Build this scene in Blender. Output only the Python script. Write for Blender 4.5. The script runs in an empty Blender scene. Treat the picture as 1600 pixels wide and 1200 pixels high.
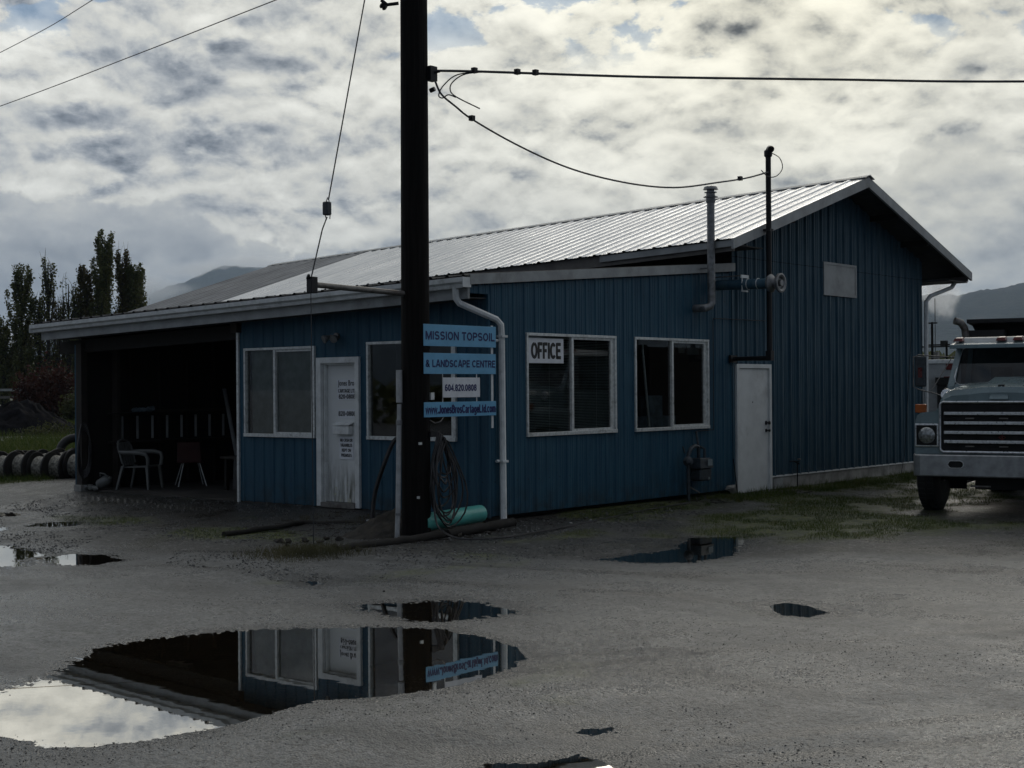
import bpy, math, random
import numpy as np
from mathutils import Vector, Matrix
random.seed(7); rng = np.random.default_rng(11)
S = bpy.context.scene
COL = S.collection
R_ = math.radians

# ------------------------------------------------------------------ camera
CAMPOS = (12.3313, -14.1809, 1.6853)
vR = Vector((0.76527, 0.64366, -0.00765)).normalized()
vF = Vector((-0.64366, 0.76531, 0.00296)).normalized()
vU = vR.cross(vF).normalized(); vR = vF.cross(vU).normalized()
cam = bpy.data.cameras.new("camera"); cam_o = bpy.data.objects.new("camera", cam); COL.objects.link(cam_o)
m = Matrix.Identity(4)
for i in range(3):
    m[i][0] = vR[i]; m[i][1] = vU[i]; m[i][2] = -vF[i]; m[i][3] = CAMPOS[i]
cam_o.matrix_world = m
cam.sensor_width = 36; cam.sensor_fit = 'HORIZONTAL'; cam.lens = 36*2219/1600
cam.clip_start = 0.1; cam.clip_end = 40000
S.camera = cam_o
S.view_settings.view_transform = 'Standard'; S.view_settings.look = 'None'
S.view_settings.exposure = 0.3; S.view_settings.gamma = 1.0; S.view_settings.use_curve_mapping = False

# ------------------------------------------------------------------ node helper
def new_mat(name):
    mt = bpy.data.materials.new(name); mt.use_nodes = True
    nt = mt.node_tree; nt.nodes.clear()
    out = nt.nodes.new('ShaderNodeOutputMaterial')
    return mt, nt, out
class N:
    """tiny helper for building node graphs"""
    def __init__(s, nt): s.nt = nt
    def node(s, t, **kw):
        n = s.nt.nodes.new(t)
        for k, v in kw.items(): setattr(n, k, v)
        return n
    def put(s, sock, v):
        if isinstance(v, bpy.types.NodeSocket): s.nt.links.new(v, sock)
        elif v is not None:
            if isinstance(v, (tuple, list)) and len(v) == 3 and sock.type == 'RGBA': v = (*v, 1)
            sock.default_value = v
    def math(s, op, a, b=None, c=None, clamp=False):
        n = s.node('ShaderNodeMath', operation=op); n.use_clamp = clamp
        s.put(n.inputs[0], a)
        if b is not None: s.put(n.inputs[1], b)
        if c is not None: s.put(n.inputs[2], c)
        return n.outputs[0]
    def vmath(s, op, a, b=None, scale=None):
        n = s.node('ShaderNodeVectorMath', operation=op)
        s.put(n.inputs[0], a)
        if b is not None: s.put(n.inputs[1], b)
        if scale is not None: s.put(n.inputs['Scale'], scale)
        return n.outputs['Value'] if op in ('DOT_PRODUCT', 'LENGTH') else n.outputs[0]
    def sep(s, v):
        n = s.node('ShaderNodeSeparateXYZ'); s.put(n.inputs[0], v); return n.outputs
    def comb(s, x, y, z):
        n = s.node('ShaderNodeCombineXYZ'); s.put(n.inputs[0], x); s.put(n.inputs[1], y); s.put(n.inputs[2], z); return n.outputs[0]
    def noise(s, vec, scale, detail=4, rough=.55, dist=0, lac=2.0, dim='3D', out=0):
        n = s.node('ShaderNodeTexNoise', noise_dimensions=dim)
        if vec is not None: s.put(n.inputs['Vector'], vec)
        n.inputs['Scale'].default_value = scale; n.inputs['Detail'].default_value = detail
        n.inputs['Roughness'].default_value = rough; n.inputs['Distortion'].default_value = dist
        n.inputs['Lacunarity'].default_value = lac
        return n.outputs[out]
    def ss(s, v, a, b, lo=0., hi=1.):
        n = s.node('ShaderNodeMapRange', interpolation_type='SMOOTHSTEP')
        s.put(n.inputs[0], v); s.put(n.inputs[1], a); s.put(n.inputs[2], b); s.put(n.inputs[3], lo); s.put(n.inputs[4], hi)
        return n.outputs[0]
    def lin(s, v, a, b, lo=0., hi=1.):
        n = s.node('ShaderNodeMapRange'); n.clamp = True
        s.put(n.inputs[0], v); s.put(n.inputs[1], a); s.put(n.inputs[2], b); s.put(n.inputs[3], lo); s.put(n.inputs[4], hi)
        return n.outputs[0]
    def mix(s, f, a, b, blend='MIX'):
        n = s.node('ShaderNodeMix', data_type='RGBA', blend_type=blend)
        s.put(n.inputs[0], f); s.put(n.inputs[6], a); s.put(n.inputs[7], b)
        return n.outputs[2]
    def bump(s, h, strength=.3, dist=.01):
        n = s.node('ShaderNodeBump'); s.put(n.inputs['Height'], h)
        n.inputs['Strength'].default_value = strength; n.inputs['Distance'].default_value = dist
        return n.outputs[0]
    def pbsdf(s, out, color, rough=.5, metal=0., normal=None, ior=1.5, spec=None, coat=None):
        b = s.node('ShaderNodeBsdfPrincipled')
        s.put(b.inputs['Base Color'], color); s.put(b.inputs['Roughness'], rough); s.put(b.inputs['Metallic'], metal)
        s.put(b.inputs['IOR'], ior)
        if spec is not None: s.put(b.inputs['Specular IOR Level'], spec)
        if coat is not None: s.put(b.inputs['Coat Weight'], coat)
        if normal is not None: s.put(b.inputs['Normal'], normal)
        if out is not None: s.nt.links.new(b.outputs[0], out.inputs['Surface'])
        return b

# ------------------------------------------------------------------ world : broken cloud deck, sun hidden behind it
SUN_AZ = R_(-29.0)      # bearing from +Y towards +X
SUN_EL = R_(19.0)
sun_dir = Vector((math.sin(SUN_AZ)*math.cos(SUN_EL), math.cos(SUN_AZ)*math.cos(SUN_EL), math.sin(SUN_EL)))
W = bpy.data.worlds.new("World"); S.world = W; W.use_nodes = True
W.cycles.sampling_method = 'MANUAL'; W.cycles.sample_map_resolution = 512
nt = W.node_tree; nt.nodes.clear(); n = N(nt)
wout = nt.nodes.new('ShaderNodeOutputWorld'); bg = nt.nodes.new('ShaderNodeBackground')
nt.links.new(bg.outputs[0], wout.inputs[0])
tc = n.node('ShaderNodeTexCoord'); d = n.vmath('NORMALIZE', tc.outputs['Generated'])
dx, dy, dz = n.sep(d)
sky = n.node('ShaderNodeTexSky', sky_type='NISHITA'); sky.sun_disc = False
sky.sun_elevation = SUN_EL; sky.sun_rotation = SUN_AZ; sky.air_density = 1.0; sky.dust_density = 1.5
skyc = n.mix(1.0, sky.outputs[0], (0.062, 0.072, 0.085), 'MULTIPLY')
zc = n.math('MAXIMUM', dz, 0.0)
P = n.vmath('MULTIPLY', d, (1, 1, 1.75))
warp = n.noise(P, 9.0, 3, .5, out=1)
P2 = n.vmath('ADD', P, n.vmath('SCALE', n.vmath('SUBTRACT', warp, (.5, .5, .5)), scale=0.030))
def cloud_h(v):
    a = n.noise(v, 6.0, 2, .5); b = n.noise(v, 17.0, 8, .64)
    vo = n.node('ShaderNodeTexVoronoi', feature='F1'); n.put(vo.inputs['Vector'], v); vo.inputs['Scale'].default_value = 21.0
    vo.inputs['Detail'].default_value = 1.0
    puff = n.math('SUBTRACT', .62, vo.outputs['Distance'])
    return n.math('ADD', n.math('MULTIPLY', a, .42), n.math('ADD', n.math('MULTIPLY', b, .46), n.math('MULTIPLY', puff, .22)))
h0 = cloud_h(P2)
off = Vector((sun_dir.x*.2, sun_dir.y*.2, 1.0)).normalized()*0.010
h1 = cloud_h(n.vmath('ADD', P2, tuple(off)))
rim = n.math('MULTIPLY', n.math('SUBTRACT', h0, h1), 4.0)            # lit upper edges of the lumps
sd_ = n.vmath('DOT_PRODUCT', d, tuple(sun_dir))
glow = n.math('POWER', n.math('MAXIMUM', sd_, 0), 34.0)
thick = n.ss(h0, .37, .55)                                           # 1 = thick, dark cloud
fine = n.noise(P2, 44.0, 7, .66)
lum = n.math('SUBTRACT', .74, n.math('MULTIPLY', thick, .36))
lum = n.math('ADD', lum, rim)
lum = n.math('ADD', lum, n.math('MULTIPLY', n.math('SUBTRACT', fine, .5), .50))
big = n.noise(P, 3.2, 2, .5)
lum = n.math('MULTIPLY', lum, n.lin(big, .36, .62, .80, 1.14))
patch = n.noise(n.vmath('MULTIPLY', n.vmath('ADD', P2, (.93, .48, .37)), (1, 1, 1.25)), 10.0, 4, .55)
lum = n.math('MULTIPLY', lum, n.ss(patch,   .36, .62, 1.12, .76))
# a distant grey bank with a lumpy, brighter top edge low over the hills
qa = n.vmath('DOT_PRODUCT', d, tuple(vR))
bt0 = n.math('ADD', .070, n.math('ADD', n.ss(qa, .10, .28, 0, .090), n.ss(qa, -.08, -.24, 0, .056)))
bank_top = n.math('ADD', bt0, n.math('MULTIPLY', n.math('SUBTRACT', n.noise(n.vmath('MULTIPLY', d, (1, 1, 1.2)), 15.0, 7, .55), .5), .13))
bd = n.math('SUBTRACT', bank_top, dz)
bank = n.math('MULTIPLY', n.ss(bd, -.001, .007), n.ss(qa, .05, .28, .85, .62))
bank_l = n.math('ADD', n.ss(bd, .05, .0, .30, .45), n.math('MULTIPLY', n.math('SUBTRACT', n.noise(n.vmath('MULTIPLY', d, (1, 1, 1.8)), 22.0, 7, .62), .5), .50))
lum = n.math('ADD', n.math('MULTIPLY', lum, n.math('SUBTRACT', 1, bank)), n.math('MULTIPLY', bank_l, bank))
lum = n.math('MULTIPLY', lum, n.math('ADD', n.ss(sd_, -.35, .92, .30, 1.0), n.math('MULTIPLY', glow, .70)))
lum = n.math('MAXIMUM', lum, .07)
# soft shoulder so the brightest cloud keeps its shape
lum = n.math('SUBTRACT', lum, n.math('MULTIPLY', n.math('POWER', n.math('MAXIMUM', n.math('SUBTRACT', lum, .5), 0), 1.5), .55))
tint = n.mix(n.lin(lum, .18, .62), (.84, .94, 1.10), (1.02, 1.015, .94))
tint = n.mix(n.math('MULTIPLY', glow, .85, clamp=True), tint, (1.09, 1.03, .81))
cl = n.mix(1.0, tint, n.comb(lum, lum, lum), 'MULTIPLY')
hole = n.math('MULTIPLY', n.ss(n.math('ADD', h0, n.math('MULTIPLY', n.math('SUBTRACT', fine, .5), .16)), .335, .290), n.ss(dz, .21, .25))
skyc = n.mix(1.0, skyc, (.22, .34, .50), 'DARKEN')
colr = n.mix(n.math('MULTIPLY', hole, .6), cl, skyc)
nt.links.new(colr, bg.inputs[0]); bg.inputs[1].default_value = 1.0

sun = bpy.data.lights.new("sun", 'SUN'); sun.energy = 0.5; sun.angle = R_(30); sun.color = (1, .94, .84)
sun_o = bpy.data.objects.new("sun", sun); COL.objects.link(sun_o)
sun_o.rotation_euler = (-sun_dir).to_track_quat('-Z', 'Y').to_euler()

# ------------------------------------------------------------------ materials
def plain(name, color, rough=.5, metal=0., var=.15, scale=8., bump=0., bscale=60., spec=None, dirt=None, coat=None):
    mt, nt, out = new_mat(name); n = N(nt)
    g = n.node('ShaderNodeTexCoord').outputs['Object']
    nz = n.noise(g, scale, 5, .6)
    c2 = tuple(c*(1-var*1.6) for c in color); c3 = tuple(min(1, c*(1+var)) for c in color)
    colr = n.mix(n.ss(nz, .3, .7), c2, c3)
    if dirt:
        dn = n.noise(g, scale*.35, 6, .7)
        colr = n.mix(n.ss(dn, .52, .72, 0, dirt[1]), colr, dirt[0])
    nm = n.bump(n.noise(g, bscale, 4, .6), bump, .01) if bump else None
    n.pbsdf(out, colr, n.lin(nz, .3, .7, rough*.85, min(1, rough*1.15)), metal, nm, spec=spec, coat=coat)
    return mt
M = {}
def siding_mat(name, base, faded, LAPZ=50., SCR=.232):
    mt, nt, out = new_mat(name); n = N(nt)
    pos = n.node('ShaderNodeNewGeometry').outputs['Position']
    x, y, z = n.sep(pos)
    streak = n.noise(n.comb(n.math('MULTIPLY', x, 9), n.math('MULTIPLY', y, 9), n.math('MULTIPLY', z, .7)), 1.0, 5, .6)
    nz = n.noise(pos, 1.3, 5, .6)
    c = n.mix(n.ss(streak, .35, .7), base, faded)
    c = n.mix(n.ss(nz, .5, .75, 0, .35), c, tuple(v*.6 for v in base))
    lap = n.math('MULTIPLY', n.ss(n.math('ABSOLUTE', n.math('SUBTRACT', z, LAPZ)), .012, .004), .75)
    c = n.mix(lap, c, tuple(v*.25 for v in base))
    uu = n.math('ADD', x, y)
    fu = n.math('ABSOLUTE', n.math('SUBTRACT', n.math('FRACT', n.math('DIVIDE', uu, SCR)), .5)); fz = n.math('ABSOLUTE', n.math('SUBTRACT', n.math('FRACT', n.math('DIVIDE', z, .88)), .5))
    scr = n.math('MULTIPLY', n.ss(fu, .050, .030), n.ss(fz, .013, .008))
    c = n.mix(n.math('MULTIPLY', scr, .7), c, (.012, .016, .020))
    c = n.mix(n.math('MULTIPLY', n.math('MULTIPLY', n.ss(fu, .045, .015), n.ss(streak, .45, .65)), n.ss(n.noise(pos, 2.2, 3, .6), .52, .66, 0, .35)), c, tuple(v*.45 for v in base))
    grime = n.math('MULTIPLY', n.ss(z, .45, -.05), n.ss(n.noise(pos, 5, 5, .65), .35, .65))
    c = n.mix(n.math('MULTIPLY', grime, .6), c, (.02, .022, .018))
    n.pbsdf(out, c, n.lin(nz, .3, .7, .45, .62), 0, n.bump(nz, .12, .02), spec=.30)
    return mt
M['blue'] = siding_mat('blue_siding', (.013, .060, .104), (.028, .090, .136))
M['blue_gable'] = siding_mat('blue_gable_siding', (.022, .067, .104), (.060, .112, .146), 3.84, .296)
def roof_mat(name, c1, c2, rough, metal):
    mt, nt, out = new_mat(name); n = N(nt)
    pos = n.node('ShaderNodeNewGeometry').outputs['Position']
    x, y, z = n.sep(pos)
    st = n.noise(n.comb(n.math('MULTIPLY', x, 6), n.math('MULTIPLY', y, .5), z), 1.0, 5, .65)
    nz = n.noise(pos, .9, 4, .6)
    c = n.mix(n.ss(st, .35, .7), c1, c2)
    n.pbsdf(out, c, n.lin(nz, .3, .7, rough*.8, rough*1.2), metal, n.bump(st, .08, .02))
    return mt
M['roof'] = roof_mat('galvanised_roofing', (.50, .52, .55), (.66, .67, .69), .30, .75)
M['roof_old'] = roof_mat('weathered_roofing', (.13, .137, .15), (.22, .23, .25), .45, .6)
M['roof_edge'] = plain('roof_sheet_edge', (.03, .03, .033), .7)
M['white'] = plain('white_paint', (.70, .72, .72), .45, var=.08, dirt=((.20, .20, .17), .5))
M['door_white'] = plain('door_paint', (.70, .72, .72), .4, var=.06, scale=3, dirt=((.24, .24, .21), .4))
M['trim'] = plain('trim_paint', (.33, .345, .35), .55, var=.14, scale=3, dirt=((.12, .12, .10), .5))
M['conduit'] = plain('conduit_grey', (.40, .41, .42), .5)
M['trim_brown'] = plain('weathered_fascia', (.15, .14, .13), .7, var=.2, scale=4)
M['alu'] = plain('aluminium_frame', (.66, .68, .67), .38, .25, var=.12, scale=20, dirt=((.12, .12, .10), .6))
M['galv'] = plain('galvanised_pipe', (.22, .225, .23), .45, .6, var=.2, scale=14)
M['black_metal'] = plain('black_metal', (.012, .012, .014), .5, .3)
M['concrete'] = plain('concrete', (.30, .295, .28), .85, var=.25, scale=3, bump=.4, dirt=((.05, .05, .045), .7))
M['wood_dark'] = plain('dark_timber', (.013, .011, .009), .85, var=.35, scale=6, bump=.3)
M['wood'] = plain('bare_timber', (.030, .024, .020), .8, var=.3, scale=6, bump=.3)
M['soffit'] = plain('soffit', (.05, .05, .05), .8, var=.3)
M['inner'] = plain('interior_surface', (.045, .04, .035), .9, var=.3, scale=2)
M['blackrub'] = plain('black_rubber', (.014, .014, .016), .6, var=.3, bump=.2)
M['hose'] = plain('hose_rubber', (.035, .033, .034), .38, var=.3)
M['cable'] = plain('cable_jacket', (.03, .032, .038), .5)
M['steel'] = plain('worn_steel', (.19, .18, .17), .5, .6, var=.25, scale=12, dirt=((.07, .04, .025), .7))
M['signblue'] = plain('sign_blue', (.15, .40, .62), .35, var=.05, scale=5)
M['signwhite'] = plain('sign_white', (.72, .74, .78), .35, var=.05)
M['navy'] = plain('navy_lettering', (.010, .016, .11), .4, var=.05)
M['ink'] = plain('black_lettering', (.012, .012, .012), .5)
M['turq'] = plain('turquoise_plastic', (.09, .38, .34), .33, var=.1, scale=4, dirt=((.08, .22, .18), .5))
M['white_plastic'] = plain('white_plastic', (.13, .135, .13), .45, var=.12, scale=5, dirt=((.14, .14, .12), .6))
M['red'] = plain('red_plastic', (.045, .006, .005), .5)
M['tarp'] = plain('tarp', (.15, .20, .24), .6, var=.3)
M['meter'] = plain('meter_grey', (.035, .045, .055), .5, .1, var=.3, scale=20)
M['meter_label'] = plain('meter_label', (.20, .24, .26), .5)
M['shade'] = plain('blind_slats', (.24, .265, .25), .55)
M['drum'] = plain('pale_winding', (.24, .23, .20), .5, var=.45, scale=18, bump=.3, bscale=30)
M['flange'] = plain('dark_flange', (.018, .017, .018), .6, var=.4)
def pole_mat():
    mt, nt, out = new_mat('creosoted_wood'); n = N(nt)
    g = n.node('ShaderNodeTexCoord').outputs['Object']; x, y, z = n.sep(g)
    gr = n.noise(n.comb(n.math('MULTIPLY', x, 30), n.math('MULTIPLY', y, 30), n.math('MULTIPLY', z, 1.2)), 1, 5, .6)
    c = n.mix(n.ss(gr, .35, .7), (.0035, .0032, .003), (.011, .009, .008))
    n.pbsdf(out, c, .9, 0, n.bump(gr, .6, .02), spec=.2); return mt
M['pole'] = pole_mat()
def glass_mat(name='window_glass', tint=(.75, .8, .78), strength=1.0):
    mt, nt, out = new_mat(name); n = N(nt)
    fr = n.node('ShaderNodeFresnel'); fr.inputs[0].default_value = 1.52
    tr = n.node('ShaderNodeBsdfTransparent'); n.put(tr.inputs[0], tint)
    gl = n.node('ShaderNodeBsdfGlossy'); gl.inputs['Roughness'].default_value = .02
    mx = n.node('ShaderNodeMixShader')
    n.put(mx.inputs[0], n.math('MULTIPLY', fr.outputs[0], 2.4*strength, clamp=True))
    nt.links.new(tr.outputs[0], mx.inputs[1]); nt.links.new(gl.outputs[0], mx.inputs[2]); nt.links.new(mx.outputs[0], out.inputs[0])
    return mt
M['glass'] = glass_mat()
M['tinted'] = glass_mat('tinted_windshield', (.18, .20, .21), .55)
# dump truck
M['paint'] = plain('truck_grey_blue_paint', (.17, .235, .255), .28, var=.06, scale=3, coat=.5, dirt=((.10, .11, .11), .5))
M['chrome'] = plain('brushed_chrome', (.72, .73, .74), .3, .85, var=.15, scale=20)
M['bumper'] = plain('bumper_metal', (.36, .37, .38), .4, .7, var=.15, scale=6, dirt=((.10, .09, .08), .6))
M['amber'] = plain('amber_lens', (.36, .085, .01), .3)
M['redlens'] = plain('red_lens', (.11, .012, .010), .3)
M['lamp'] = plain('lamp_glass', (.35, .36, .36), .12, .6, var=.3, scale=30)
M['boxblack'] = plain('dump_box_paint', (.018, .018, .02), .6, var=.3)
M['roofwhite'] = plain('cab_roof_paint', (.40, .42, .43), .35, var=.1)
M['dark'] = plain('undercarriage', (.008, .008, .008), .85)

# ------------------------------------------------------------------ mesh builder
class MB:
    def __init__(s): s.v = []; s.f = []
    def add(s, vs, fs):
        b = len(s.v); s.v += [tuple(v) for v in vs]; s.f += [tuple(b+i for i in f) for f in fs]; return s
    def box(s, x0, x1, y0, y1, z0, z1, bev=0):
        if bev:
            b = bev; pr = []
            for (x, y) in ((x0+b, y0), (x1-b, y0), (x1, y0+b), (x1, y1-b), (x1-b, y1), (x0+b, y1), (x0, y1-b), (x0, y0+b)): pr.append((x, y))
            cx, cy = (x0+x1)/2, (y0+y1)/2
            def ring(z, k): return [(cx+(x-cx)*(1-k*2*b/(x1-x0)), cy+(y-cy)*(1-k*2*b/(y1-y0)), z) for x, y in pr]
            vs = ring(z0, 1)+ring(z0+b, 0)+ring(z1-b, 0)+ring(z1, 1)
            fs = [tuple(range(7, -1, -1)), tuple(range(24, 32))]
            for k in range(3):
                for i in range(8): j = (i+1) % 8; fs.append((k*8+i, k*8+j, (k+1)*8+j, (k+1)*8+i))
            return s.add(vs, fs)
        return s.add([(x0, y0, z0), (x1, y0, z0), (x1, y1, z0), (x0, y1, z0), (x0, y0, z1), (x1, y0, z1), (x1, y1, z1), (x0, y1, z1)],
                     [(0, 3, 2, 1), (4, 5, 6, 7), (0, 1, 5, 4), (1, 2, 6, 5), (2, 3, 7, 6), (3, 0, 4, 7)])
    def hexa(s, pts):   # 8 points, bottom ring then top ring
        return s.add(pts, [(0, 3, 2, 1), (4, 5, 6, 7), (0, 1, 5, 4), (1, 2, 6, 5), (2, 3, 7, 6), (3, 0, 4, 7)])
    def tube(s, pts, r, seg=8, cap=True):
        pts = [Vector(p) for p in pts]; rs = r if isinstance(r, (list, tuple)) else [r]*len(pts)
        up = None; rings = []
        for i, p in enumerate(pts):
            t = (pts[min(i+1, len(pts)-1)]-pts[max(i-1, 0)]).normalized()
            if up is None:
                up = Vector((0, 0, 1)) if abs(t.z) < .9 else Vector((1, 0, 0))
            a = up - t*up.dot(t)
            if a.length < 1e-4: a = t.orthogonal()
            a.normalize(); b = t.cross(a); up = a
            rings.append([p+(a*math.cos(2*math.pi*k/seg)+b*math.sin(2*math.pi*k/seg))*rs[i] for k in range(seg)])
        vs = [v for rg in rings for v in rg]; fs = []
        for i in range(len(pts)-1):
            for k in range(seg):
                j = (k+1) % seg; fs.append((i*seg+k, i*seg+j, (i+1)*seg+j, (i+1)*seg+k))
        if cap: fs += [tuple(range(seg-1, -1, -1)), tuple((len(pts)-1)*seg+k for k in range(seg))]
        return s.add(vs, fs)
    def lathe(s, prof, origin, axis=(0, 0, 1), seg=20):   # prof: (radius, distance along axis)
        ax = Vector(axis).normalized(); a = ax.orthogonal().normalized(); b = ax.cross(a); o = Vector(origin)
        vs = []; fs = []
        for r, h in prof:
            for k in range(seg):
                an = 2*math.pi*k/seg; vs.append(o+ax*h+(a*math.cos(an)+b*math.sin(an))*max(r, 1e-4))
        for i in range(len(prof)-1):
            for k in range(seg):
                j = (k+1) % seg; fs.append((i*seg+k, i*seg+j, (i+1)*seg+j, (i+1)*seg+k))
        fs += [tuple(range(seg-1, -1, -1)), tuple((len(prof)-1)*seg+k for k in range(seg))]
        return s.add(vs, fs)
    def prism(s, poly, axis, a, b):   # poly of 2D points extruded along axis 'x' or 'y' or 'z'
        k = len(poly)
        def P(p, t): return {'x': (t, p[0], p[1]), 'y': (p[0], t, p[1]), 'z': (p[0], p[1], t)}[axis]
        vs = [P(p, a) for p in poly]+[P(p, b) for p in poly]
        fs = [tuple(range(k-1, -1, -1)), tuple(range(k, 2*k))]+[(i, (i+1) % k, k+(i+1) % k, k+i) for i in range(k)]
        return s.add(vs, fs)
    def blob(s, c, rad, seed=0, rough=.25):
        rr = random.Random(seed); t = (1+5**.5)/2
        V = [Vector(v).normalized() for v in [(-1, t, 0), (1, t, 0), (-1, -t, 0), (1, -t, 0), (0, -1, t), (0, 1, t), (0, -1, -t), (0, 1, -t), (t, 0, -1), (t, 0, 1), (-t, 0, -1), (-t, 0, 1)]]
        F = [(0, 11, 5), (0, 5, 1), (0, 1, 7), (0, 7, 10), (0, 10, 11), (1, 5, 9), (5, 11, 4), (11, 10, 2), (10, 7, 6), (7, 1, 8), (3, 9, 4), (3, 4, 2), (3, 2, 6), (3, 6, 8), (3, 8, 9), (4, 9, 5), (2, 4, 11), (6, 2, 10), (8, 6, 7), (9, 8, 1)]
        vs = []
        for v in V:
            k = 1+rr.uniform(-rough, rough); vs.append((c[0]+v.x*rad[0]*k, c[1]+v.y*rad[1]*k, c[2]+v.z*rad[2]*k))
        return s.add(vs, F)
    def build(s, name, mat, parent=None, smooth=False, bevel=0, local=False):
        o3 = Vector((0, 0, 0))
        if parent is not None and not local:
            p = parent
            while p is not None: o3 += p.location; p = p.parent
        me = bpy.data.meshes.new(name)
        me.from_pydata([(v[0]-o3.x, v[1]-o3.y, v[2]-o3.z) for v in s.v], [], s.f); me.update()
        o = bpy.data.objects.new(name, me); COL.objects.link(o)
        if parent is not None: o.parent = parent
        if mat is not None: me.materials.append(M[mat] if isinstance(mat, str) else mat)
        if smooth:
            me.polygons.foreach_set('use_smooth', [True]*len(me.polygons))
            try: me.set_sharp_from_angle(angle=R_(38))
            except Exception: pass
        if bevel:
            md = o.modifiers.new('bevel', 'BEVEL'); md.width = bevel; md.segments = 2; md.limit_method = 'ANGLE'
        return o
def tag(o, label=None, cat=None, group=None, kind=None):
    if label: o['label'] = label
    if cat: o['category'] = cat
    if group: o['group'] = group
    if kind: o['kind'] = kind
    return o
def empty(name, loc, label, cat, group=None, rz=0):
    o = bpy.data.objects.new(name, None); COL.objects.link(o); o.location = loc; o.rotation_euler = (0, 0, rz)
    o.empty_display_size = .2
    return tag(o, label, cat, group)
def np_mesh(name, verts, faces, mat, parent=None, smooth=False):
    """faces: (n,k) array"""
    me = bpy.data.meshes.new(name); nv = len(verts); nf, k = faces.shape
    me.vertices.add(nv); me.vertices.foreach_set('co', np.ascontiguousarray(verts, dtype=np.float32).ravel())
    me.loops.add(nf*k); me.loops.foreach_set('vertex_index', np.ascontiguousarray(faces, dtype=np.int32).ravel())
    me.polygons.add(nf); me.polygons.foreach_set('loop_start', np.arange(0, nf*k, k, dtype=np.int32))
    me.polygons.foreach_set('loop_total', np.full(nf, k, dtype=np.int32))
    if smooth: me.polygons.foreach_set('use_smooth', np.ones(nf, dtype=bool))
    me.update(calc_edges=True); me.validate()
    o = bpy.data.objects.new(name, me); COL.objects.link(o)
    if parent: o.parent = parent
    me.materials.append(M[mat] if isinstance(mat, str) else mat)
    return o
def text(name, body, origin, du, dv, width, height, mat, parent, bold=.02, depth=.002, sx=None):
    """lettering as a mesh: du / dv unit vectors (right, up), fitted to width x height (metres), origin = lower left"""
    cu = bpy.data.curves.new(name, 'FONT'); cu.body = body; cu.size = 1; cu.offset = bold; cu.align_x = 'LEFT'
    cu.extrude = 0.01; cu.resolution_u = 3; cu.space_line = .95; cu.space_character = 1.0+bold*5.0
    to = bpy.data.objects.new(name, cu); COL.objects.link(to)
    dg = bpy.context.evaluated_depsgraph_get()
    me = bpy.data.meshes.new_from_object(to.evaluated_get(dg)); me.name = name
    bpy.data.objects.remove(to)
    co = np.empty(len(me.vertices)*3); me.vertices.foreach_get('co', co); co = co.reshape(-1, 3)
    mn, mx = co.min(0), co.max(0)
    u = (co[:, 0]-mn[0])/(mx[0]-mn[0])*width; v = (co[:, 1]-mn[1])/(mx[1]-mn[1])*height
    du = Vector(du); dv = Vector(dv); nn = du.cross(dv)
    o3 = Vector(origin); p = parent
    while p is not None: o3 -= p.location; p = p.parent
    w = (co[:, 2]-mn[2])/(mx[2]-mn[2]+1e-9)*depth
    out = np.outer(u, du)+np.outer(v, dv)+np.outer(w, nn)+np.array(o3)
    me.vertices.foreach_set('co', out.astype(np.float32).ravel()); me.update()
    me.materials.clear(); me.materials.append(M[mat])
    o = bpy.data.objects.new(name, me); COL.objects.link(o); o.parent = parent
    return o


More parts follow.
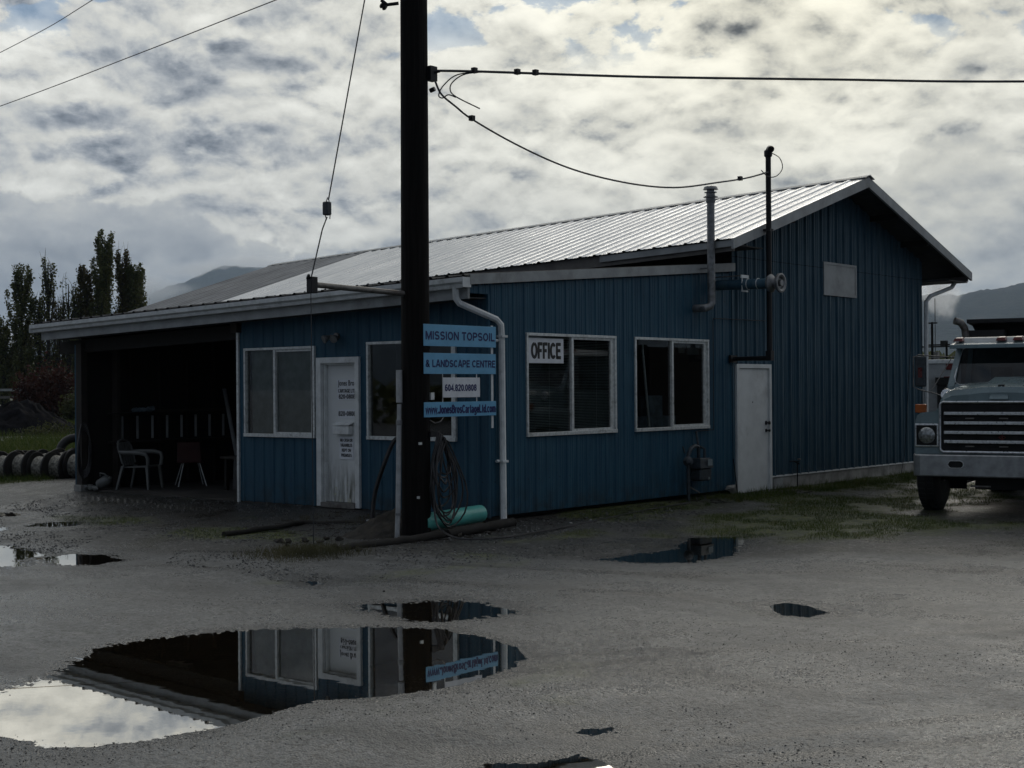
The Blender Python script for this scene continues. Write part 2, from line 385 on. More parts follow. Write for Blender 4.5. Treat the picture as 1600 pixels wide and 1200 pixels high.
# block lettering drawn from strokes (cap height 1)
def _arc(cx, cy, rx, ry, a0, a1, k=14):
    return [(cx+rx*math.cos(math.radians(a0+(a1-a0)*i/k)), cy+ry*math.sin(math.radians(a0+(a1-a0)*i/k))) for i in range(k+1)]
def _oval(x0, x1, y0, y1): return _arc((x0+x1)/2, (y0+y1)/2, (x1-x0)/2, (y1-y0)/2, 90, 450, 20)
A_ = _arc
GL = {
 ' ': (.26, []), '.': (.16, [[(.08, 0), (.08, .16)]]), '-': (.36, [[(.02, .42), (.34, .42)]]),
 'A': (.76, [[(.06, 0), (.33, .95), (.43, .95), (.70, 0)], [(.17, .30), (.59, .30)]]),
 'B': (.68, [[(.09, 0), (.09, 1)], [(.09, .91), (.36, .91)]+A_(.36, .73, .20, .18, 90, -90)+[(.09, .55)], [(.36, .54)]+A_(.38, .315, .23, .225, 90, -90)+[(.09, .09)]]),
 'C': (.72, [A_(.38, .5, .29, .41, 42, 318, 18)]),
 'D': (.72, [[(.09, 0), (.09, 1)], [(.09, .91), (.30, .91)]+A_(.30, .5, .33, .41, 90, -90)+[(.09, .09)]]),
 'E': (.64, [[(.09, 0), (.09, 1)], [(.09, .915), (.62, .915)], [(.09, .52), (.56, .52)], [(.09, .085), (.63, .085)]]),
 'F': (.58, [[(.09, 0), (.09, 1)], [(.09, .915), (.58, .915)], [(.09, .50), (.50, .50)]]),
 'G': (.76, [A_(.39, .5, .30, .41, 45, 300, 18)+[(.66, .18), (.66, .44), (.40, .44)]]),
 'H': (.74, [[(.09, 0), (.09, 1)], [(.65, 0), (.65, 1)], [(.09, .52), (.65, .52)]]),
 'I': (.20, [[(.10, 0), (.10, 1)]]),
 'J': (.56, [[(.46, 1), (.46, .30)]+A_(.26, .28, .20, .19, 0, -180)]),
 'K': (.70, [[(.09, 0), (.09, 1)], [(.62, 1), (.14, .42)], [(.28, .58), (.64, 0)]]),
 'L': (.58, [[(.09, 0), (.09, 1)], [(.09, .085), (.58, .085)]]),
 'M': (.88, [[(.09, 0), (.09, 1)], [(.79, 0), (.79, 1)], [(.12, .94), (.44, .10), (.76, .94)]]),
 'N': (.74, [[(.09, 0), (.09, 1)], [(.65, 0), (.65, 1)], [(.10, .95), (.64, .05)]]),
 'O': (.78, [_oval(.09, .69, .09, .91)]),
 'P': (.66, [[(.09, 0), (.09, 1)], [(.09, .91), (.34, .91)]+A_(.36, .69, .22, .22, 90, -90)+[(.09, .47)]]),
 'R': (.70, [[(.09, 0), (.09, 1)], [(.09, .91), (.36, .91)]+A_(.38, .71, .21, .20, 90, -90)+[(.09, .51)], [(.36, .50), (.52, .40), (.60, 0)]]),
 'S': (.68, [A_(.34, .71, .25, .20, 25, 270, 12)+A_(.34, .295, .26, .205, 90, -160, 12)]),
 'T': (.62, [[(.31, 0), (.31, .92)], [(.0, .915), (.62, .915)]]),
 'U': (.72, [[(.09, 1), (.09, .34)]+A_(.36, .34, .27, .25, 180, 360)+[(.63, 1)]]),
 'V': (.72, [[(.06, 1), (.36, .05), (.66, 1)]]),
 '&': (.76, [[(.70, .0), (.22, .62)]+A_(.33, .75, .15, .16, 215, -20, 12)+[(.40, .58), (.20, .42)]+A_(.28, .25, .20, .17, 130, 300, 10)+[(.56, .30), (.62, .46)]]),
 '0': (.62, [_oval(.09, .53, .09, .91)]),
 '2': (.62, [A_(.31, .70, .22, .21, 170, -35, 12)+[(.10, .10), (.56, .09)]]),
 '4': (.64, [[(.46, 0), (.46, .96), (.07, .30), (.62, .30)]]),
 '6': (.62, [A_(.34, .5, .25, .41, 50, 180, 10), _oval(.09, .53, .09, .58)]),
 '8': (.62, [_oval(.12, .50, .52, .91), _oval(.09, .53, .09, .53)]),
 'w': (.86, [[(.05, .72), (.24, .06), (.43, .68), (.62, .06), (.81, .72)]]),
 'o': (.60, [_oval(.09, .51, .08, .66)]),
 'n': (.58, [[(.09, 0), (.09, .72)], [(.09, .50)]+A_(.29, .48, .20, .18, 160, 0)+[(.49, 0)]]),
 'm': (.88, [[(.09, 0), (.09, .72)], [(.09, .50)]+A_(.27, .48, .17, .18, 160, 0)+[(.44, 0)], [(.44, .50)]+A_(.61, .48, .17, .18, 160, 0)+[(.78, 0)]]),
 'e': (.58, [[(.09, .38), (.50, .38)]+A_(.295, .37, .21, .29, 0, 320, 18)]),
 'c': (.56, [A_(.31, .37, .22, .29, 45, 315, 16)]),
 's': (.54, [A_(.27, .52, .18, .14, 25, 270, 10)+A_(.27, .23, .19, .15, 90, -160, 10)]),
 'r': (.40, [[(.09, 0), (.09, .72)], [(.09, .46)]+A_(.28, .46, .18, .19, 180, 80)+[(.38, .64)]]),
 'a': (.56, [A_(.29, .50, .18, .16, 160, 0)+[(.47, 0)], [(.47, .40), (.28, .38)]+A_(.25, .22, .17, .15, 90, 300)+[(.47, .22)]]),
 't': (.36, [[(.18, .95), (.18, .20), (.24, .08), (.36, .08)], [(.02, .66), (.35, .66)]]),
 'g': (.60, [_oval(.09, .50, .10, .66), [(.51, .72), (.51, -.05)]+A_(.30, -.04, .21, .16, 0, -150)]),
 'd': (.60, [_oval(.09, .50, .08, .66), [(.51, 1), (.51, 0)]]),
}
def block(name, body, origin, du, dv, width, height, mat, parent, weight=.205, gap=.085, depth=.0015):
    du = Vector(du); dv = Vector(dv); nn = du.cross(dv); tot = sum(GL[c][0]+gap for c in body)-gap
    sx = width/tot; o3 = Vector(origin); p = parent
    while p is not None: o3 -= p.location; p = p.parent
    mb = MB(); x = 0; lay = 0
    hw = weight/2
    for c in body:
        w, strokes = GL[c]
        for si, st_ in enumerate(strokes):
            pts = [Vector((a*sx/height, b, 0)) for a, b in st_]; L_ = []; R2 = []; xx = x*sx/height
            for i, q in enumerate(pts):
                t0 = (q-pts[i-1]).normalized() if i else None; t1 = (pts[i+1]-q).normalized() if i < len(pts)-1 else None
                a0 = t0 or t1; a1 = t1 or t0; bis = (a0+a1)
                bis = bis.normalized() if bis.length > 1e-3 else a1
                nr = Vector((-bis.y, bis.x, 0)); k = 1/max(.45, abs(nr.dot(Vector((-a1.y, a1.x, 0)))))
                L_.append(q+nr*hw*k); R2.append(q-nr*hw*k)
            zz = depth*(1+.15*(lay % 3)); lay += 1
            vs = [o3+du*((v.x+xx)*height)+dv*(v.y*height)+nn*zz for v in L_+R2]; m_ = len(pts)
            mb.add(vs, [(i, m_+i, m_+i+1, i+1) for i in range(m_-1)])
        x += w+gap
    return mb.build(name, mat, parent, local=True)

# ------------------------------------------------------------------ numpy noise and the ground's height
def vnoise(x, y, seed=0):
    xi = np.floor(x).astype(np.int64); yi = np.floor(y).astype(np.int64); fx = x-xi; fy = y-yi
    fx = fx*fx*(3-2*fx); fy = fy*fy*(3-2*fy)
    def h(a, b):
        k = (a*374761393+b*668265263+seed*974711) & 0xffffffff
        k = ((k ^ (k >> 13))*1274126177) & 0xffffffff
        return ((k ^ (k >> 16)) & 0xffff)/65535.0
    return (h(xi, yi)*(1-fx)+h(xi+1, yi)*fx)*(1-fy)+(h(xi, yi+1)*(1-fx)+h(xi+1, yi+1)*fx)*fy
def fbm(x, y, sc, octv=4, seed=0, gain=.5):
    s = 0; a = 1; t = 0
    for o in range(octv):
        s = s+a*vnoise(x*sc+17.3*o, y*sc-9.1*o, seed+o); t += a; a *= gain; sc *= 2.03
    return s/t
def poly_sd(x, y, poly):
    x = np.asarray(x); y = np.asarray(y); d = np.full(x.shape, 1e9); inside = np.zeros(x.shape, bool)
    k = len(poly)
    for i in range(k):
        ax, ay = poly[i]; bx, by = poly[(i+1) % k]; ex, ey = bx-ax, by-ay
        t = np.clip(((x-ax)*ex+(y-ay)*ey)/(ex*ex+ey*ey+1e-12), 0, 1)
        d = np.minimum(d, np.hypot(x-ax-t*ex, y-ay-t*ey))
        c = ((ay > y) != (by > y)) & (x < (bx-ax)*(y-ay)/(by-ay+1e-12)+ax)
        inside ^= c
    return np.where(inside, -d, d)
WL = -0.20
PUDDLES = [[(3.79, -9.76), (4.17, -9.46), (3.97, -9.08), (3.73, -8.73), (3.55, -8.49), (3.31, -8.28), (3.23, -7.87), (3.35, -7.37), (3.58, -6.93), (3.94, -6.58), (4.38, -6.17), (4.8, -6.03), (5.27, -6.1), (5.69, -6.27), (5.96, -6.47), (6.13, -6.83), (6.22, -7.2), (6.26, -7.61), (6.1, -8.02), (5.89, -8.35), (5.9, -8.66), (5.95, -8.99), (5.94, -9.25), (5.88, -9.55), (5.76, -9.87), (5.55, -10.04), (5.18, -10.05), (4.71, -10.24)],
  [(3.28, -5.59), (3.48, -5.26), (3.74, -4.87), (4.16, -4.83), (4.64, -4.96), (4.59, -5.33), (4.51, -5.72), (4.27, -5.91), (3.89, -5.82)],
  [(2.99, -1.66), (3.1, -0.99), (3.11, -0.35), (2.61, 0.76), (3.04, 1.35), (3.5, 0.6), (3.98, -0.5), (3.98, -1.29), (3.57, -1.66)],
  [(6.13, -3.43), (6.18, -3.16), (6.48, -3.25), (6.73, -3.49), (6.73, -3.78), (6.51, -3.83)],
  [(7.55, -7.94), (7.67, -7.81), (7.75, -7.9), (7.7, -8.03), (7.6, -8.03)],
  [(7.62, -8.8), (7.83, -8.6), (7.88, -8.4), (8.04, -8.4), (8.21, -8.52), (7.79, -9.0)],
  [(-2.16, -5.32), (-2.2, -4.88), (-1.81, -4.67), (-1.2, -4.83), (-1.06, -5.3), (-1.4, -5.55)],
  [(-4.29, -5.07), (-3.56, -4.81), (-2.89, -4.99), (-2.33, -5.13), (-2.12, -5.58), (-1.64, -5.79), (-1.77, -6.17), (-1.89, -6.39)],
  [(-8.45, -2.58), (-7.94, -2.22), (-7.58, -2.24), (-7.32, -2.59), (-7.71, -2.99)],
  [(-5.8, -3.34), (-5.98, -2.77), (-5.72, -2.46), (-5.34, -2.66), (-5.26, -3.17)],
  [(1.78, -4.88), (1.78, -4.71), (2.01, -4.76), (2.02, -4.92)],
  [(-6.17, -4.05), (-5.85, -3.6), (-5.4, -3.82), (-5.66, -4.32)]]
def sstep(v, a, b):
    t = np.clip((v-a)/(b-a), 0, 1); return t*t*(3-2*t)
def ground_h(x, y, micro=True, full=False):
    x = np.asarray(x, float); y = np.asarray(y, float)
    r = np.hypot(x-2, y)
    base = -0.155+.018*(fbm(x, y, .35, 3, 5)-.5)
    # apron rising to the walls, carport floor level and the grassy strip by the gable
    nearA = sstep(y, -2.2, -.1)*sstep(x, .6, -.8)*sstep(x, -16, -11)
    base = base+.10*nearA
    nearB = sstep(x, 2.6, .2)*sstep(y, -.5, .8)*sstep(y, 30, 16)
    base = base+.035*nearB*(.5+fbm(x, y, .9, 3, 8))
    base = base-.03*sstep(r, 40, 120)
    sd = np.full(x.shape, 5.0)
    for pl in PUDDLES:
        px = [p[0] for p in pl]; py = [p[1] for p in pl]
        mk = (x > min(px)-1.6) & (x < max(px)+1.6) & (y > min(py)-1.6) & (y < max(py)+1.6)
        if mk.any(): sd[mk] = np.minimum(sd[mk], poly_sd(x[mk], y[mk], pl))
    edge = (fbm(x, y, 3.0, 3, 21)-.5)*.08
    sde = sd+edge
    bowl = WL+np.where(sde > 0, sde*.030, sde*.055)+np.where(sde > .25, (sde-.25)*.03, 0); bowl = np.maximum(bowl, WL-.035)
    h = np.where(bowl < base, bowl, base)
    near = sstep(r, 45, 28)
    h = np.where(((x < -.45) & (x > -9.2) & (y > .4) & (y < 13.2)) | ((x < -.45) & (x > -15.6) & (y > 6.5) & (y < 13.2)), np.minimum(h, -.28), h)
    if micro:
        g = (fbm(x, y, 30, 2, 31)-.5)*.008+(fbm(x, y, 9, 2, 37)-.5)*.004
        h = h+g*near*np.where((np.abs(sde) < .3) & (x > 5.0), .3, 1)
        h = h+np.clip(fbm(x, y, 34, 2, 61)-.60, 0, 1)*.040*near*sstep(np.abs(sde), .40, .02)*np.where(x > 4.2, .25, 1)*sstep(fbm(x, y, .7, 3, 63), .35, .6)
    h = h+(fbm(x, y, .25, 3, 41)-.5)*.25*sstep(r, 45, 110)
    if full: return h, sde, r
    return h
def gz(x, y): return float(ground_h(np.array([x]), np.array([y]), False)[0])

def moss_fn(x, y):
    nz = fbm(x, y, .8, 4, 51)
    strip = sstep(x, 5.0, 2.2)*sstep(x, -.4, .2)*sstep(y, .3, 2.2)*sstep(y, 16, 11)
    nose = np.exp(-(((x-3.2)/2.9)**2+((y-3.0)/2.4)**2))*.70+np.exp(-(((x-1.5)/1.4)**2+((y-4.5)/3.4)**2))*.62
    left = np.exp(-(((x+2.6)/1.5)**2+((y+2.6)/.55)**2))*1.0
    left2 = np.exp(-(((x+5.5)/2.6)**2+((y+2.2)/1.0)**2))*.75
    left3 = np.exp(-(((x+14.5)/2.4)**2+((y-.6)/1.2)**2))*1.1
    far = sstep(x, -12.5, -14.2)*sstep(y, -3.0, .5)*1.3
    track = sstep(np.abs(x+37.8), 3.0, 2.0)
    m_ = np.maximum.reduce([strip*.85, nose*.9, left, left2, left3])
    m_ = sstep(m_+(nz-.5)*1.7, .42, .80)
    far = far*sstep(nz, .1, .4)*(1-track)
    return np.clip(np.maximum(m_, far), 0, 1)

RUTS = [(7.2, -9.6, 12.5, -1.5, .10), (7.55, -9.8, 12.9, -1.8, .10), (5.6, -8.3, 10.8, .8, .12), (4.3, -2.6, 12, 3.5, .16), (2.6, -9.5, 9.5, -3.5, .12), (-9, -7.5, 7, -3.2, .18), (-9, -6.2, 6, -2.2, .16)]
def build_ground():
    cx, cy = CAMPOS[0], CAMPOS[1]
    yaw0 = math.atan2(vF.y, vF.x)
    fine = np.arange(-25, 25.001, .052); coarse = np.arange(26, 334.001, 1.0)
    ang = np.radians(np.concatenate([fine, coarse]))+yaw0
    inv = np.arange(1/5.5, 1/45, -.00026); r2 = 1/inv
    r1 = np.geomspace(.6, 5.45, 45); r3 = np.geomspace(46, 11500, 90)
    rad = np.concatenate([r1, r2, r3])
    A, Rr = np.meshgrid(ang, rad)
    x = cx+np.cos(A)*Rr; y = cy+np.sin(A)*Rr
    h, sde, rr = ground_h(x.ravel(), y.ravel(), True, True)
    nr, na = Rr.shape
    V = np.stack([x.ravel(), y.ravel(), h], 1)
    V = np.concatenate([V, [[cx, cy, -.155]]])
    i = np.arange(nr-1)[:, None]*na; j = np.arange(na)[None, :]; jn = (j+1) % na
    F = np.stack([i+j, i+jn, i+na+jn, i+na+j], -1).reshape(-1, 4)
    o = np_mesh('ground', V, F, ground_mat(), smooth=True)
    tag(o, kind='structure')
    me = o.data
    moss = np.append(moss_fn(V[:-1, 0], V[:-1, 1]), 0)
    wet = np.append(sstep(sde, .38, -.05), 0)
    X, Y = V[:, 0], V[:, 1]
    soil = np.maximum.reduce([sstep(Y, -3.0, -1.0)*sstep(X, 1.3, .3)*sstep(X, -7.5, -4.5)*sstep(Y, 2, 0), sstep(X, 1.0, .25)*sstep(Y, -.2, .5)*sstep(Y, 14, 9)])
    # darker, coarser gravel between the packed yard and the building
    bx_ = np.array([-30, -8.8, -5.4, -3.2, -1.5, .35, 2.4, 4.7, 6.9, 8.5, 20]); by_ = np.array([-6.0, -5.4, -5.2, -4.9, -4.6, -3.7, -2.2, -.6, 1.0, 2.3, 9])
    belt = sstep(Y-np.interp(X, bx_, by_)+1.1*(fbm(X, Y, .8, 4, 95)-.5), -.25, .55)*sstep(np.hypot(X, Y), 34, 24)
    rut = np.zeros(len(X))
    for (x0, y0, x1, y1, wd) in RUTS:
        L = math.hypot(x1-x0, y1-y0); t_ = ((X-x0)*(x1-x0)+(Y-y0)*(y1-y0))/L; p_ = np.abs((X-x0)*(y1-y0)-(Y-y0)*(x1-x0))/L+.08*(fbm(X, Y, .7, 3, 91)-.5)
        rut = np.maximum(rut, sstep(p_, wd, wd*.35)*sstep(t_, 0, 1.2)*sstep(t_, L, L-1.5)*(.4+.6*fbm(X, Y, 2.5, 3, 92)))
    for nm_, arr in (('belt', belt), ('rut', rut), ('moss', moss), ('wet', wet), ('soil', soil)):
        at = me.attributes.new(nm_, 'FLOAT', 'POINT'); at.data.foreach_set('value', arr.astype(np.float32))
    # pole-side fan closes the middle
    return o
def ground_mat():
    mt, nt, out = new_mat('wet_gravel'); n = N(nt)
    pos = n.node('ShaderNodeNewGeometry').outputs['Position']
    def att(a):
        q = n.node('ShaderNodeAttribute'); q.attribute_name = a; return q.outputs['Fac']
    moss, wet, soil = att('moss'), att('wet'), att('soil')
    big = n.noise(pos, .28, 4, .6); damp = n.ss(n.noise(n.vmath('MULTIPLY', pos, (.5, 1.1, 1)), .9, 5, .62), .50, .66); mid = n.noise(pos, 2.3, 5, .65); grain = n.noise(pos, 45, 4, .7)
    vor = n.node('ShaderNodeTexVoronoi'); n.put(vor.inputs['Vector'], pos); vor.inputs['Scale'].default_value = 75
    vc = n.sep(vor.outputs['Color'])[0]; vd = vor.outputs['Distance']
    vor2 = n.node('ShaderNodeTexVoronoi'); n.put(vor2.inputs['Vector'], pos); vor2.inputs['Scale'].default_value = 34
    v2 = n.sep(vor2.outputs['Color'])[1]
    c = n.mix(n.ss(mid, .35, .68), (.058, .062, .065), (.106, .112, .115))
    c = n.mix(n.ss(big, .38, .62, 0, .55), c, (.130, .138, .141))
    c = n.mix(n.ss(vc, .55, 1.0, 0, .75), c, (.26, .26, .25))
    c = n.mix(n.ss(vc, .40, .0, 0, .8), c, (.020, .020, .020))
    c = n.mix(n.ss(v2, .86, .95, 0, .45), c, (.24, .24, .24))
    c = n.mix(n.ss(v2, .22, .10, 0, .75), c, (.016, .016, .016))
    c = n.mix(n.ss(grain, .42, .70, 0, .45), c, (.035, .034, .032))
    tr = n.noise(n.vmath('MULTIPLY', pos, (.35, 2.0, 1)), 1.0, 4, .6)
    c = n.mix(n.ss(tr, .5, .72, 0, .30), c, (.045, .044, .042))
    c = n.mix(n.math('MULTIPLY', damp, .70), c, (.036, .037, .037))
    belt = att('belt')
    vor3 = n.node('ShaderNodeTexVoronoi'); n.put(vor3.inputs['Vector'], pos); vor3.inputs['Scale'].default_value = 30; v3 = n.sep(vor3.outputs['Color'])[0]
    cb = n.mix(n.ss(v3, .35, .95), (.010, .010, .009), (.066, .066, .061)); cb = n.mix(n.ss(v3, .93, .98), cb, (.22, .22, .21))
    cb = n.mix(n.ss(mid, .45, .70, 0, .8), cb, (.016, .015, .012)); cb = n.mix(n.ss(n.noise(pos, 1.1, 4, .6), .52, .68, 0, .6), cb, (.035, .034, .018))
    c = n.mix(n.math('MULTIPLY', belt, .95), c, cb)
    c = n.mix(n.math('MULTIPLY', soil, n.ss(mid, .25, .55, .75, .98)), c, (.012, .011, .009))
    mg = n.mix(n.ss(n.noise(pos, 7, 4, .7), .35, .65), (.035, .058, .010), (.095, .105, .020))
    mf = n.math('MULTIPLY', moss, n.ss(n.noise(pos, 14, 5, .7), .30, .62))
    c = n.mix(mf, c, mg)
    c = n.mix(n.math('MULTIPLY', wet, .55), c, (.012, .012, .012))
    rg = n.lin(big, .38, .62, .42, .58)
    rg = n.math('SUBTRACT', rg, n.math('MULTIPLY', n.ss(mid, .5, .7), .14))
    rg = n.math('SUBTRACT', rg, n.math('MULTIPLY', wet, .24))
    rg = n.math('SUBTRACT', rg, n.math('MULTIPLY', n.ss(n.noise(pos, .55, 4, .6), .46, .60), .26))
    rut = att('rut'); c = n.mix(n.math('MULTIPLY', rut, .8), c, (.030, .030, .029)); rg = n.math('SUBTRACT', rg, n.math('MULTIPLY', rut, .12))
    rg = n.math('ADD', rg, n.math('MULTIPLY', moss, .25))
    rg = n.math('ADD', rg, n.math('MULTIPLY', n.math('SUBTRACT', vc, .5), .2))
    hgt = n.math('ADD', n.math('MULTIPLY', n.math('SUBTRACT', 1, vd), .8), n.math('ADD', n.math('MULTIPLY', grain, .7), n.math('MULTIPLY', mid, .6)))
    hgt = n.math('ADD', hgt, n.math('MULTIPLY', v2, .35))
    n.pbsdf(out, c, rg, 0, n.bump(hgt, .75, .012), spec=.6)
    return mt
def water_mat():
    mt, nt, out = new_mat('puddle_water'); n = N(nt)
    pos = n.node('ShaderNodeNewGeometry').outputs['Position']
    rp = n.noise(n.vmath('MULTIPLY', pos, (1, 1, 0)), 5, 2, .5)
    bmp = n.bump(rp, .009, .02)
    lw = n.node('ShaderNodeLayerWeight'); lw.inputs[0].default_value = .5; n.put(lw.inputs['Normal'], bmp)
    tr = n.node('ShaderNodeBsdfTransparent'); n.put(tr.inputs[0], (.50, .43, .33))
    gl = n.node('ShaderNodeBsdfGlossy'); gl.inputs['Roughness'].default_value = .012; n.put(gl.inputs['Color'], (.94, .91, .85)); n.put(gl.inputs['Normal'], bmp)
    fac = n.ss(n.math('POWER', lw.outputs['Facing'], 1.0), .25, .93, .05, .90)
    mx = n.node('ShaderNodeMixShader'); n.put(mx.inputs[0], fac)
    nt.links.new(tr.outputs[0], mx.inputs[1]); nt.links.new(gl.outputs[0], mx.inputs[2]); nt.links.new(mx.outputs[0], out.inputs[0])
    return mt
build_ground()
WM = water_mat()
for pl in PUDDLES:
    c = np.mean(np.array(pl), 0); q = []
    k = len(pl)
    for i, p in enumerate(pl):
        a = np.array(pl[i-1]); b = np.array(pl[(i+1) % k]); t = b-a; nn = np.array([t[1], -t[0]])/(np.hypot(*t)+1e-9)
        if np.dot(nn, np.array(p)-c) < 0: nn = -nn
        q.append((p[0]+nn[0]*.16, p[1]+nn[1]*.16, WL))
    mb = MB(); mb.add(q+[(c[0], c[1], WL)], [(i, (i+1) % k, k) for i in range(k)])
    tag(mb.build('puddle', WM), kind='structure')


# ------------------------------------------------------------------ THE WORKSHOP BUILDING
# wall A lies on y=0 (door and two windows, carport bay to its left), wall B lies on x=0 (office windows, gable)
B = empty('workshop_building', (0, 0, -.15), 'long blue metal-clad workshop with an open carport bay and shiny gable roof', 'building')
def zl(y): return 3.125+(y+.45)*.084            # lean-to roof line
def drop_l(x): return -.027*max(0, -x)          # eave sags to the left
def drop_m(x): return -.036*max(0, .6-x)
def zm(y): return 5.45-.312*abs(y-9.9)          # main gable, roof underside at the front
def siding(side, u0, u1, zb, zt, openings, period, h, minor, name, mat, parent):
    prof = []; u = u0
    base = [(0, 0), (.13, 0), (.20, h), (.33, h), (.40, 0)]
    if minor: base += [(.56, 0), (.59, h*.28), (.63, h*.28), (.66, 0), (.76, 0), (.79, h*.28), (.83, h*.28), (.86, 0)]
    k = math.floor(u0/period)
    while k*period < u1:
        for a, o in base:
            uu = (k+a)*period
            if u0 < uu < u1: prof.append((uu, o))
        k += 1
    def off_at(u):
        f = (u/period) % 1.0; pts = base+[(1.0, 0)]
        for (a, o), (b, q) in zip(pts, pts[1:]):
            if a <= f <= b: return o+(q-o)*(f-a)/(b-a) if b > a else o
        return 0
    prof += [(u0, off_at(u0)), (u1, off_at(u1))]
    for (a, b, c_, d_) in openings:
        for e in (a, b):
            if u0 < e < u1: prof.append((e, off_at(e)))
    prof.sort(); mb = MB()
    def P(u, o, z): return (u, -o, z) if side == 'A' else (o, u, z)
    for (ua, oa), (ub, ob) in zip(prof, prof[1:]):
        if ub-ua < 1e-5: continue
        um = (ua+ub)/2; spans = [(None, None)]
        za0, zb0, za1, zb1 = zb(ua), zb(ub), zt(ua), zt(ub)
        segs = [(za0, zb0, za1, zb1)]
        for (a, b, c_, d_) in openings:
            if a < um < b:
                new = []
                for (l0, l1, t0, t1) in segs:
                    if c_ > l0: new.append((l0, l1, min(c_, t0), min(c_, t1)))
                    if d_ < t0: new.append((max(d_, l0), max(d_, l1), t0, t1))
                segs = new
        for (l0, l1, t0, t1) in segs:
            if t0-l0 < 1e-4: continue
            mb.add([P(ua, oa, l0), P(ub, ob, l1), P(ub, ob, t1), P(ua, oa, t0)], [(0, 1, 2, 3)])
    return mb.build(name, mat, parent)
WA = [(-4.98, -3.385, .985, 2.32), (-2.265, -.575, .985, 2.345)]
DA = (-3.33, -2.43, -.02, 2.155)
WB = [(.77, 2.83, 1.035, 2.43), (3.33, 5.37, 1.03, 2.43)]
DB = (6.22, 7.36, -.16, 2.06)
siding('A', -5.14, 0, lambda u: -.03, lambda u: 3.0+drop_l(u), WA+[DA], .232, .014, False, 'front_wall', 'blue', B)
siding('B', -.36, 0, lambda u: 2.93, lambda u: zl(u)-.03, [], .232, .014, True, 'gable_return', 'blue', B)
siding('B', 0, 6.15, lambda u: -.012, lambda u: zl(u)-.02, WB, .232, .014, True, 'office_wall', 'blue', B)
siding('B', 6.15, 13.6, lambda u: .135 if u > 7.0 else -.10, lambda u: zm(u), [DB], .296, .036, True, 'gable_wall', 'blue_gable', B)
# concrete footing, skirting line, blackened base under the office wall
MB().box(-.25, -.012, 7.38, 13.6, -.5, .128).box(-.25, .018, 7.40, 13.58, -.5, .118).build('foundation', 'concrete', B)
MB().box(-.012, .034, 7.37, 13.62, .118, .142).build('base_flashing', 'white', B)
MB().box(-.35, -.14, .02, 6.2, -.5, -.0).build('footing', 'dark', B)  # black colour paints the shade of the void below the siding
MB().box(-5.1, -.02, .03, .25, -.5, -.02).build('footing', 'wood_dark', B)
# the remaining outer walls
MB().box(-16, -15.9, 6.15, 13.6, -.4, 3.55).box(-16, 0, 13.5, 13.6, -.4, 3.6).box(-15.9, -9.5, 6.15, 6.25, -.4, 3.3).build('rear_wall', 'blue', B)
MB().add([(-15.9, 6.2, 3.3), (-15.9, 13.6, 3.3), (-15.9, 9.9, 4.75)], [(0, 1, 2)]).build('far_gable', 'blue', B)
# interior partitions: dark rooms behind the panes
MB().box(-5.12, -.12, 3.4, 3.46, -.05, 2.9).box(-5.16, -5.08, .03, 4.6, -.05, 2.95).build('partition', 'inner', B)
MB().box(-5.1, -.1, .06, 6.1, 2.62, 2.66).build('ceiling', 'inner', B)
MB().box(-9.42, -.37, .0, 6.1, -.30, -.022).build('floor_slab', 'inner', B)
MB().box(-3.0, -2.94, 3.5, 13.3, -.05, 3.5).box(-2.9, -.1, 5.9, 5.96, -.05, 2.6).build('partition', 'inner', B)
# corner and edge trims
MB().box(-5.175, -5.125, -.030, .02, -.06, 2.60).build('corner_trim', 'alu', B)
MB().box(-.012, .030, -.030, .004, -.03, 2.93).build('corner_trim', 'blue', B)
MB().box(-.004, .031, 6.11, 6.15, -.1, 3.6).build('corner_trim', 'blue_gable', B)
MB().box(-5.22, -5.08, -.10, .06, 2.58, 2.80).build('beam_end', 'wood', B)

# windows ----------------------------------------------------------
def window(side, a, b, z0, z1, split, jamb=.03):
    def bx(mb, u0, u1, w0, w1, o0, o1):
        if side == 'A': mb.box(u0, u1, -o1, -o0, w0, w1)
        else: mb.box(o0, o1, u0, u1, w0, w1)
    t = .036; f = MB()
    bx(f, a-.012, b+.012, z1-t+.01, z1+.012, -.03, .040)
    bx(f, a-.012, b+.012, z0-.014, z0+t, -.03, .048)
    bx(f, a-.012, a+t-.01, z0+t, z1-t+.01, -.03, .038)
    bx(f, b-t+.01, b+.012, z0+t, z1-t+.01, -.03, .038)
    fr = f.build('window_frame', 'alu', B, bevel=.003)
    um = a+(b-a)*split
    s1 = MB(); bx(s1, um-.03, um+.018, z0+t, z1-t+.01, -.02, .026)
    s1.build('mullion', 'alu', fr)
    s2 = MB()
    bx(s2, um+.02, b-t+.01, z1-t-.022, z1-t+.008, -.012, .014); bx(s2, um+.02, b-t+.01, z0+t+.002, z0+t+.03, -.012, .014)
    bx(s2, b-t-.02-jamb, b-t+.008, z0+t+.03, z1-t-.022, -.012, .012)
    s2.build('sash', 'alu', fr)
    g = MB()
    if side == 'A': g.add([(a, .012, z0), (b, .012, z0), (b, .012, z1), (a, .012, z1)], [(0, 1, 2, 3)])
    else: g.add([(-.012, a, z0), (-.012, b, z0), (-.012, b, z1), (-.012, a, z1)], [(0, 1, 2, 3)])
    g.build('pane', 'glass', fr)
    return fr
w1 = window('A', *WA[0][:2], WA[0][2], WA[0][3], .44)
w2 = window('A', *WA[1][:2], WA[1][2], WA[1][3], .46)
w3 = window('B', *WB[0][:2], WB[0][2], WB[0][3], .50, .05)
w4 = window('B', *WB[1][:2], WB[1][2], WB[1][3], .50, .05)
bl = MB()
zz = 1.08
while zz < 2.36:
    bl.add([(-.075, .83, zz+.004), (-.075, 2.78, zz+.004), (-.055, 2.78, zz-.007), (-.055, .83, zz-.007)], [(0, 1, 2, 3)]); zz += .0225
